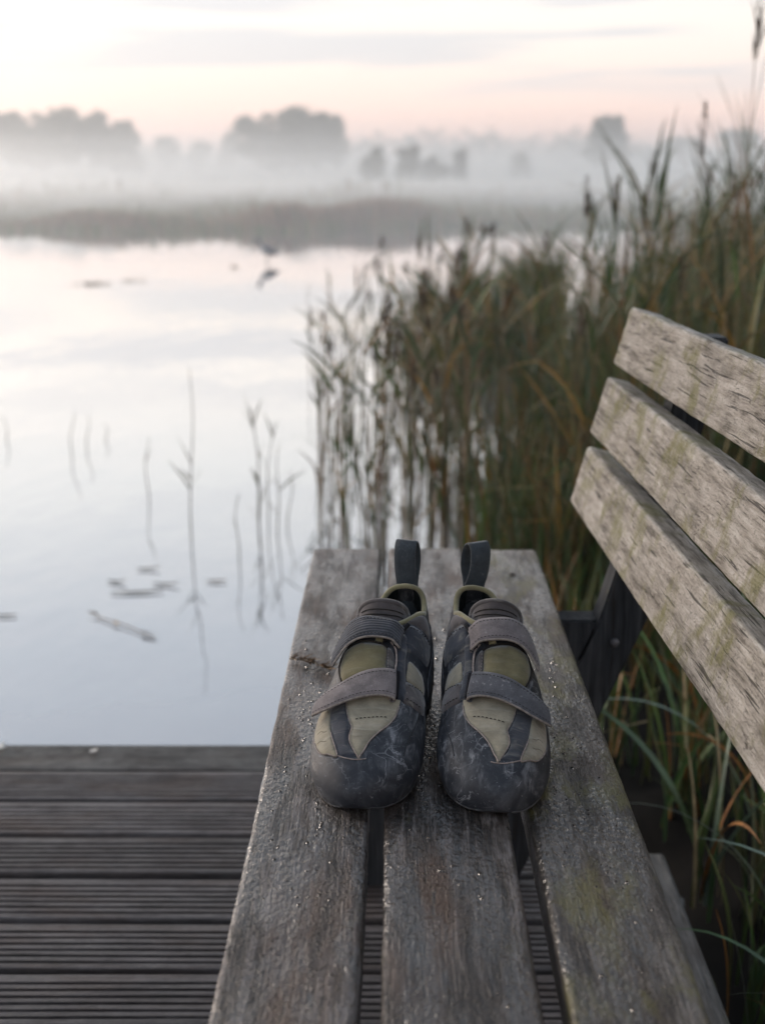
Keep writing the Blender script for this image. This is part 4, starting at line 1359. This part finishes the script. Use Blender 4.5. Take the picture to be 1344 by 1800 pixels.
water_stem(-.455, 3.98, .34, .015, .0030, [(.7, .2, .12, .009, .2, .3), (.85, 3.2, .10, .009, .25, .3), (.5, 3.4, .10, .007, .35, .4)], 'leafy reed close behind the fork-tipped reed', 22)
water_stem(-.44, 3.62, .24, -.012, .0028, [(.6, .1, .10, .007, .3, .5), (.8, 3.0, .08, .007, .25, .3), (.35, 2.8, .08, .006, .5, .5)], 'short leafy reed nearest the far corner of the seat', 23)
water_stem(-.375, 3.85, .20, .02, .0026, [(.6, .3, .09, .006, .5, .5), (.7, 3.3, .07, .006, .4, .4)], 'smallest leafy reed between the short reeds and the loose stand', 24)

# ---- dried seed head lying on the seat plank, and pale chips on the deck
spr = empty('dried_seed_head', (-.113, 1.178, .0015), -.62)
tag(spr, 'dried brown grass seed head lying on the edge of the seat plank', 'seed head')
s = np.linspace(0, 1, 10)
mb = MB(); mb.tube(np.stack([.056 * s - .004, .004 * np.sin(s * 3), .0022 + .002 * np.sin(s * 3)], -1), .0008 * (1.3 - s), 6); mb.build('stem', M_dead2, spr)
M_seed = leaf_mat('seed_husk', [(.22, .15, .09), (.15, .09, .05), (.28, .22, .16), (.10, .06, .035)], .7, .1)
g = np.random.default_rng(5); n = 70
f = g.uniform(.02, 1, n)
V, Q = blades(np.stack([.056 * f - .004, .004 * np.sin(f * 3) + g.normal(0, .0012, n), np.full(n, .003) + g.uniform(0, .003, n)], -1), g.normal(0, .75, n), g.uniform(.006, .015, n), g.uniform(.0016, .003, n), g.uniform(1.0, 1.75, n), g.normal(0, .3, n), 4, g=g)
obj('husks', mesh_np('husks', V, Q, M_seed), spr)
M_chip = simple_mat('pale_chip', (.62, .60, .55), .5, .4, .15, 200)
flat_leaf('petal', -.512, 1.782, .013, .009, .3, M_chip, 'tiny white petal on the outermost deck board', 'petal', .002, DECK_Z - .001)
flat_leaf('petal', -.672, 1.795, .016, .012, 1.3, M_chip, 'tiny white petal on the outermost deck board at the left edge', 'petal', .003, DECK_Z - .001)


# ------------------------------------------------------------------ far shore
M_fgrass = leaf_mat('far_marsh_grass', [(.18, .20, .09), (.22, .21, .11), (.24, .18, .10), (.16, .19, .10), (.29, .22, .13), (.18, .195, .09)], .9, .1)
M_fbrown = leaf_mat('far_brown_reed', [(.34, .19, .11), (.28, .16, .09), (.38, .24, .15), (.24, .15, .09)], .9, .1)
g = np.random.default_rng(51)


def tufts(name, label, N, cx_, cy_, sx, sy, h0, h1, wid, mat_, uniform=False):
    x = g.uniform(cx_ - sx, cx_ + sx, N) if uniform else g.normal(cx_, sx, N)
    y = np.array([shore_y(a) for a in x]) + cy_ + (np.abs(g.normal(0, sy, N)) if not uniform else sy * g.random(N) ** 1.7)
    lump = .70 + .36 * np.sin(x * 1.3 + np.sin(y * .7) * 2) * np.sin(y * .9 + x * .31) + .2 * np.sin(x * .37 + 2)
    L = g.uniform(h0, h1, N) * np.clip(lump, .4, 1.4)
    V, Q = blades(np.column_stack([x, y, np.full(N, WATER_Z)]), g.uniform(0, 6.28, N), L, g.uniform(*wid, N), np.abs(g.normal(.05, .15, N)), g.uniform(0, .8, N), 3, g=g)
    o = obj(name, mesh_np(name, V, Q, mat_))
    tag(o, label, 'reeds', kind='stuff')


tufts('far_reed_belt', 'grey-green belt of reeds along the misty far shore', 26000, 0, -.2, 42, 24, .30, .66, (.05, .13), M_fgrass, True)
tufts('far_marsh_grass', 'pale marsh grass fading into the mist behind the far shore', 9000, 0, 22, 90, 70, .5, 1.0, (.15, .4), M_fgrass, True)
tufts('brown_reed_patch', 'rust-brown patch of reeds in the middle of the far shore', 1500, -1.5, -.3, 1.3, 1.2, .45, .66, (.05, .10), M_fbrown)
tufts('brown_reed_patch', 'rust-brown patch of reeds on the left of the far shore', 900, -7.4, -.3, .9, 1.0, .36, .52, (.05, .10), M_fbrown)

tufts('shore_fringe', 'thin ragged fringe of grass standing in the water along the far shore', 2600, 0, -2.2, 40, 2.2, .08, .34, (.04, .10), M_fgrass, True)

# ------------------------------------------------------------------ trees
M_bark = simple_mat('bark', (.05, .045, .04), .9, .1)
M_fol = leaf_mat('foliage', [(.035, .055, .02), (.05, .07, .025), (.03, .045, .018), (.06, .07, .03), (.045, .05, .02)], .8, .15)


def leaf_cloud(g, lobes, n, size):
    V = []; Q = []
    per = n // len(lobes)
    for (c, r_) in lobes:
        d = g.normal(0, 1, (per, 3)); d /= np.linalg.norm(d, axis=1, keepdims=True)
        rad = (g.random(per) ** .45)[:, None] * (1 + .18 * np.sin(d[:, :1] * 5 + d[:, 2:] * 7))
        p = np.array(c) + d * rad * np.array(r_)
        a = g.normal(0, 1, (per, 3)); a /= np.linalg.norm(a, axis=1, keepdims=True)
        b_ = np.cross(a, g.normal(0, 1, (per, 3))); b_ /= np.linalg.norm(b_, axis=1, keepdims=True)
        sz = g.uniform(.6, 1.3, (per, 1)) * size
        base = len(V) * 0 + sum(len(v) for v in V)
        V.append(np.stack([p - a * sz, p + b_ * sz * .7, p + a * sz, p - b_ * sz * .7], 1).reshape(-1, 3))
        Q.append(np.arange(per * 4).reshape(-1, 4) + base)
    return np.concatenate(V), np.concatenate(Q)


def tree(x, y, h, wd, label, seed, name='tree', group=None, low=.12, cat='tree', size=.55, n=3600):
    g = np.random.default_rng(seed)
    z0 = WATER_Z + .45
    o = empty(name, (x, y, z0))
    tag(o, label, cat, group)
    mb = MB()
    th_ = max(.12, h * .022)
    mb.tube([(0, 0, -.3), (g.normal(0, .1), 0, h * .3), (g.normal(0, .2), g.normal(0, .2), h * .75)], [th_, th_ * .75, th_ * .3], 8, ref=(1, .1, 0))
    for k in range(6):
        a = k * 1.05 + g.random(); zz = h * g.uniform(.25, .6)
        mb.tube([(0, 0, zz), (math.cos(a) * wd * .22, math.sin(a) * wd * .22, zz + h * .1), (math.cos(a) * wd * .38, math.sin(a) * wd * .38, zz + h * .22)], [th_ * .45, th_ * .3, th_ * .1], 6, ref=(.1, .2, 1))
    mb.build('trunk', M_bark, o)
    lobes = [((0, 0, h * .62), (wd * .36, wd * .36, h * .33))] if name == 'tree' else [((0, 0, h * .42), (wd * .48, wd * .48, h * .42)), ((wd * .2, 0, h * .3), (wd * .36, wd * .36, h * .32)), ((-wd * .22, 0, h * .3), (wd * .36, wd * .36, h * .32))]
    for k in range(9):
        a = g.uniform(0, 6.28); rr = wd * g.uniform(.18, .36); zz = h * g.uniform(low + .14, .86)
        sh_ = 1 - .5 * max(0, zz / h - .6)
        lobes.append(((math.cos(a) * rr * sh_, math.sin(a) * rr * sh_, zz), (wd * g.uniform(.15, .24),) * 2 + (h * g.uniform(.09, .16),)))
    V, Q = leaf_cloud(g, lobes, n, size)
    V[:, 2] = np.maximum(V[:, 2], .1)
    obj('crown', mesh_np('crown', V, Q, M_fol), o)
    return o


def tx(px, d): return (px - 697) * d / 2050


DT = 235.
LG = 'trees of the clump on the left of the misty shore'
MG = 'trees of the square-topped clump in the middle of the misty shore'
for i, (px, top, wpx, lab) in enumerate([
        (40, 222, 84, 'low rounded tree at the left edge of the misty treeline'),
        (92, 208, 70, 'broad tree forming the left shoulder of the left clump'),
        (135, 203, 66, 'tallest tree in the left clump'),
        (180, 208, 62, 'broad tree right of the tallest in the left clump'),
        (213, 222, 52, 'sloping outer tree on the right side of the left clump'),
        (240, 246, 36, 'smallest tree trailing off the right end of the left clump')]):
    tree(tx(px, DT), DT + rng.uniform(-6, 6), (311 - top) / 2050 * DT + 1.3, wpx / 2050 * DT * 1.75, lab, 600 + i, group=LG)
for i, (px, top, wpx, lab) in enumerate([
        (467, 208, 52, 'tree at the left side of the square-topped middle clump'),
        (500, 201, 60, 'tallest tree in the square-topped middle clump'),
        (540, 204, 62, 'broad tree right of the tallest in the middle clump'),
        (573, 214, 48, 'tree at the sloping right side of the middle clump')]):
    tree(tx(px, DT), DT + rng.uniform(-5, 5), (311 - top) / 2050 * DT + 1.3, wpx / 2050 * DT * 1.75, lab, 620 + i, group=MG)
for i, (px, top, wpx, d, lab) in enumerate([
        (412, 238, 34, 300, 'small faint tree just left of the square-topped clump'),
        (310, 248, 46, 320, 'faint low tree midway between the two clumps'),
        (362, 252, 40, 320, 'faint lowest tree midway between the two clumps'),
        (1045, 218, 74, 230, 'lone round tree in the mist above the reed bed'),
        (1270, 236, 70, 330, 'pale rounded tree in the mist far behind the tallest seed head'),
        (1170, 246, 80, 330, 'pale low tree right of the lone round tree')]):
    tree(tx(px, d), d, (311 - top) / 2050 * d + 1.3, wpx / 2050 * d * 1.1, lab, 640 + i, group='scattered trees in the mist')
for i, (px, top, wpx, d, lab) in enumerate([
        (905, 272, 46, 190, 'boxy bush in the mist left of the lone round tree'),
        (655, 268, 44, 150, 'leftmost bush of the low row in the mist'),
        (715, 262, 50, 150, 'highest bush of the low row in the mist'),
        (760, 270, 50, 150, 'broad bush in the low row right of the highest one'),
        (802, 268, 26, 150, 'narrow bush ending the low row in the mist')]):
    tree(tx(px, d), d, (311 - top) / 2050 * d + 1.2, wpx / 2050 * d, lab, 660 + i, 'bush', 'bushes in the mist', -.1, 'bush', .25, 1600)

# a far wood that reads as one mass
g = np.random.default_rng(71)
lobes = []
for x in np.arange(-330, 335, 6.5):
    hh = 12 + 2.6 * math.sin(x * .029 + .5) + 1.4 * math.sin(x * .11) + g.normal(0, .8)
    if -45 < x < 55: hh += 1.5
    lobes.append(((x + g.normal(0, 2), 430 + g.normal(0, 8), hh * .5), (7, 7, hh * .52)))
V, Q = leaf_cloud(g, lobes, 18000, 1.1)
tag(obj('distant_wood', mesh_np('distant_wood', V, Q, M_fol)), 'long blue-grey wood on the horizon behind the mist', 'wood', kind='stuff')

# ------------------------------------------------------------------ wading bird and floating weed out on the water
M_bird, t, b = new_mat('bird_plumage')
tcn = t.n('ShaderNodeTexCoord'); sx = t.n('ShaderNodeSeparateXYZ', {0: tcn.outputs['Object']})
back = t.smooth(t.m('ADD', t.m('SUBTRACT', sx.outputs[2], .13), t.m('MULTIPLY', sx.outputs[0], .9)), .0, .03)
t.set(b, 'Base Color', t.mix(back, (.78, .78, .76), (.20, .215, .24)))
b.inputs['Roughness'].default_value = .8
M_blegs = simple_mat('bird_legs', (.10, .08, .05), .6, .3)
bird = empty('wading_bird', (-1.85, 16.7, WATER_Z))
bird.scale = (1.15,) * 3
tag(bird, 'grey and white wading bird standing in the shallow water', 'bird')
path = densify(np.array([(-.175, 0, .265), (-.12, 0, .272), (-.095, 0, .275), (-.075, 0, .262), (-.068, 0, .235), (-.062, 0, .205), (-.04, 0, .175), (.0, 0, .150), (.06, 0, .132), (.12, 0, .118), (.17, 0, .102)]), 4, False)
rr = np.interp(np.linspace(0, 1, len(path)), np.linspace(0, 1, 11), [.002, .007, .021, .023, .016, .017, .036, .052, .048, .028, .004])
mb = MB(); mb.tube(path, rr, 12, ref=(0, 1, 0)); mb.build('body', M_bird, bird)
for sgn in (-1, 1):
    mb = MB(); mb.tube([(.02, sgn * .018, .115), (.028, sgn * .018, .065), (.015, sgn * .018, .0), (.012, sgn * .018, -.05)], [.008, .005, .004, .004], 6, ref=(0, 1, .1)); mb.build('leg', M_blegs, bird)


M_weed = simple_mat('floating_weed_tan', (.26, .20, .13), .7, .3, .3, 30)


def weed(x, y, sx, sy, h, n, label, seed):
    g = np.random.default_rng(seed)
    o = empty('floating_weed', (x, y, WATER_Z)); tag(o, label, 'floating weed')
    B = np.column_stack([g.normal(0, sx, n), g.normal(0, sy, n), np.full(n, .004)])
    V, Q = blades(B, g.uniform(0, 6.28, n), g.uniform(.03, .07, n), g.uniform(.006, .014, n), g.uniform(1.0, 1.55, n), g.normal(0, .3, n), 4, g=g)
    obj('leaves', mesh_np('leaves', V, Q, M_weed), o)


weed(-3.44, 13.25, .10, .08, .05, 80, 'tan raft of floating weed out on the left of the lake', 81)
weed(-3.05, 13.7, .06, .05, .04, 30, 'small scrap of floating weed right of the tan raft', 82)
weed(-2.19, 15.85, .03, .03, .06, 30, 'brown scrap of weed just left of the wading bird', 83)

# ------------------------------------------------------------------ mist and haze
def air(name, lo, hi, dens, c, label):
    mb = MB(); mb.box(lo, hi)
    m = bpy.data.materials.new(name + '_air'); m.use_nodes = True
    t = NT(m.node_tree); m.node_tree.nodes.clear()
    pv = t.n('ShaderNodeVolumePrincipled', {'Color': (*c, 1), 'Density': dens, 'Anisotropy': .7})
    t.n('ShaderNodeOutputMaterial', {'Volume': pv.outputs[0]})
    o = mb.build(name, m, smooth=False)
    tag(o, label, name, kind='stuff')
    return o


air('haze', (-760, -68, -3), (760, 960, 18.5), .0027, (.94, .97, 1.0), 'pale morning haze over the lake')
for k, (zt, y0, dn) in enumerate([(.95, 19, .033), (1.6, 60, .005), (2.8, 80, .005), (4.6, 100, .005), (7.5, 120, .004)]):
    air('mist', (-500 - 7 * k, y0, WATER_Z - .9 - .05 * k), (500 + 7 * k, 520 + 8 * k, WATER_Z + zt), dn, (.955, .978, 1.0), 'low white mist lying over the far marsh')
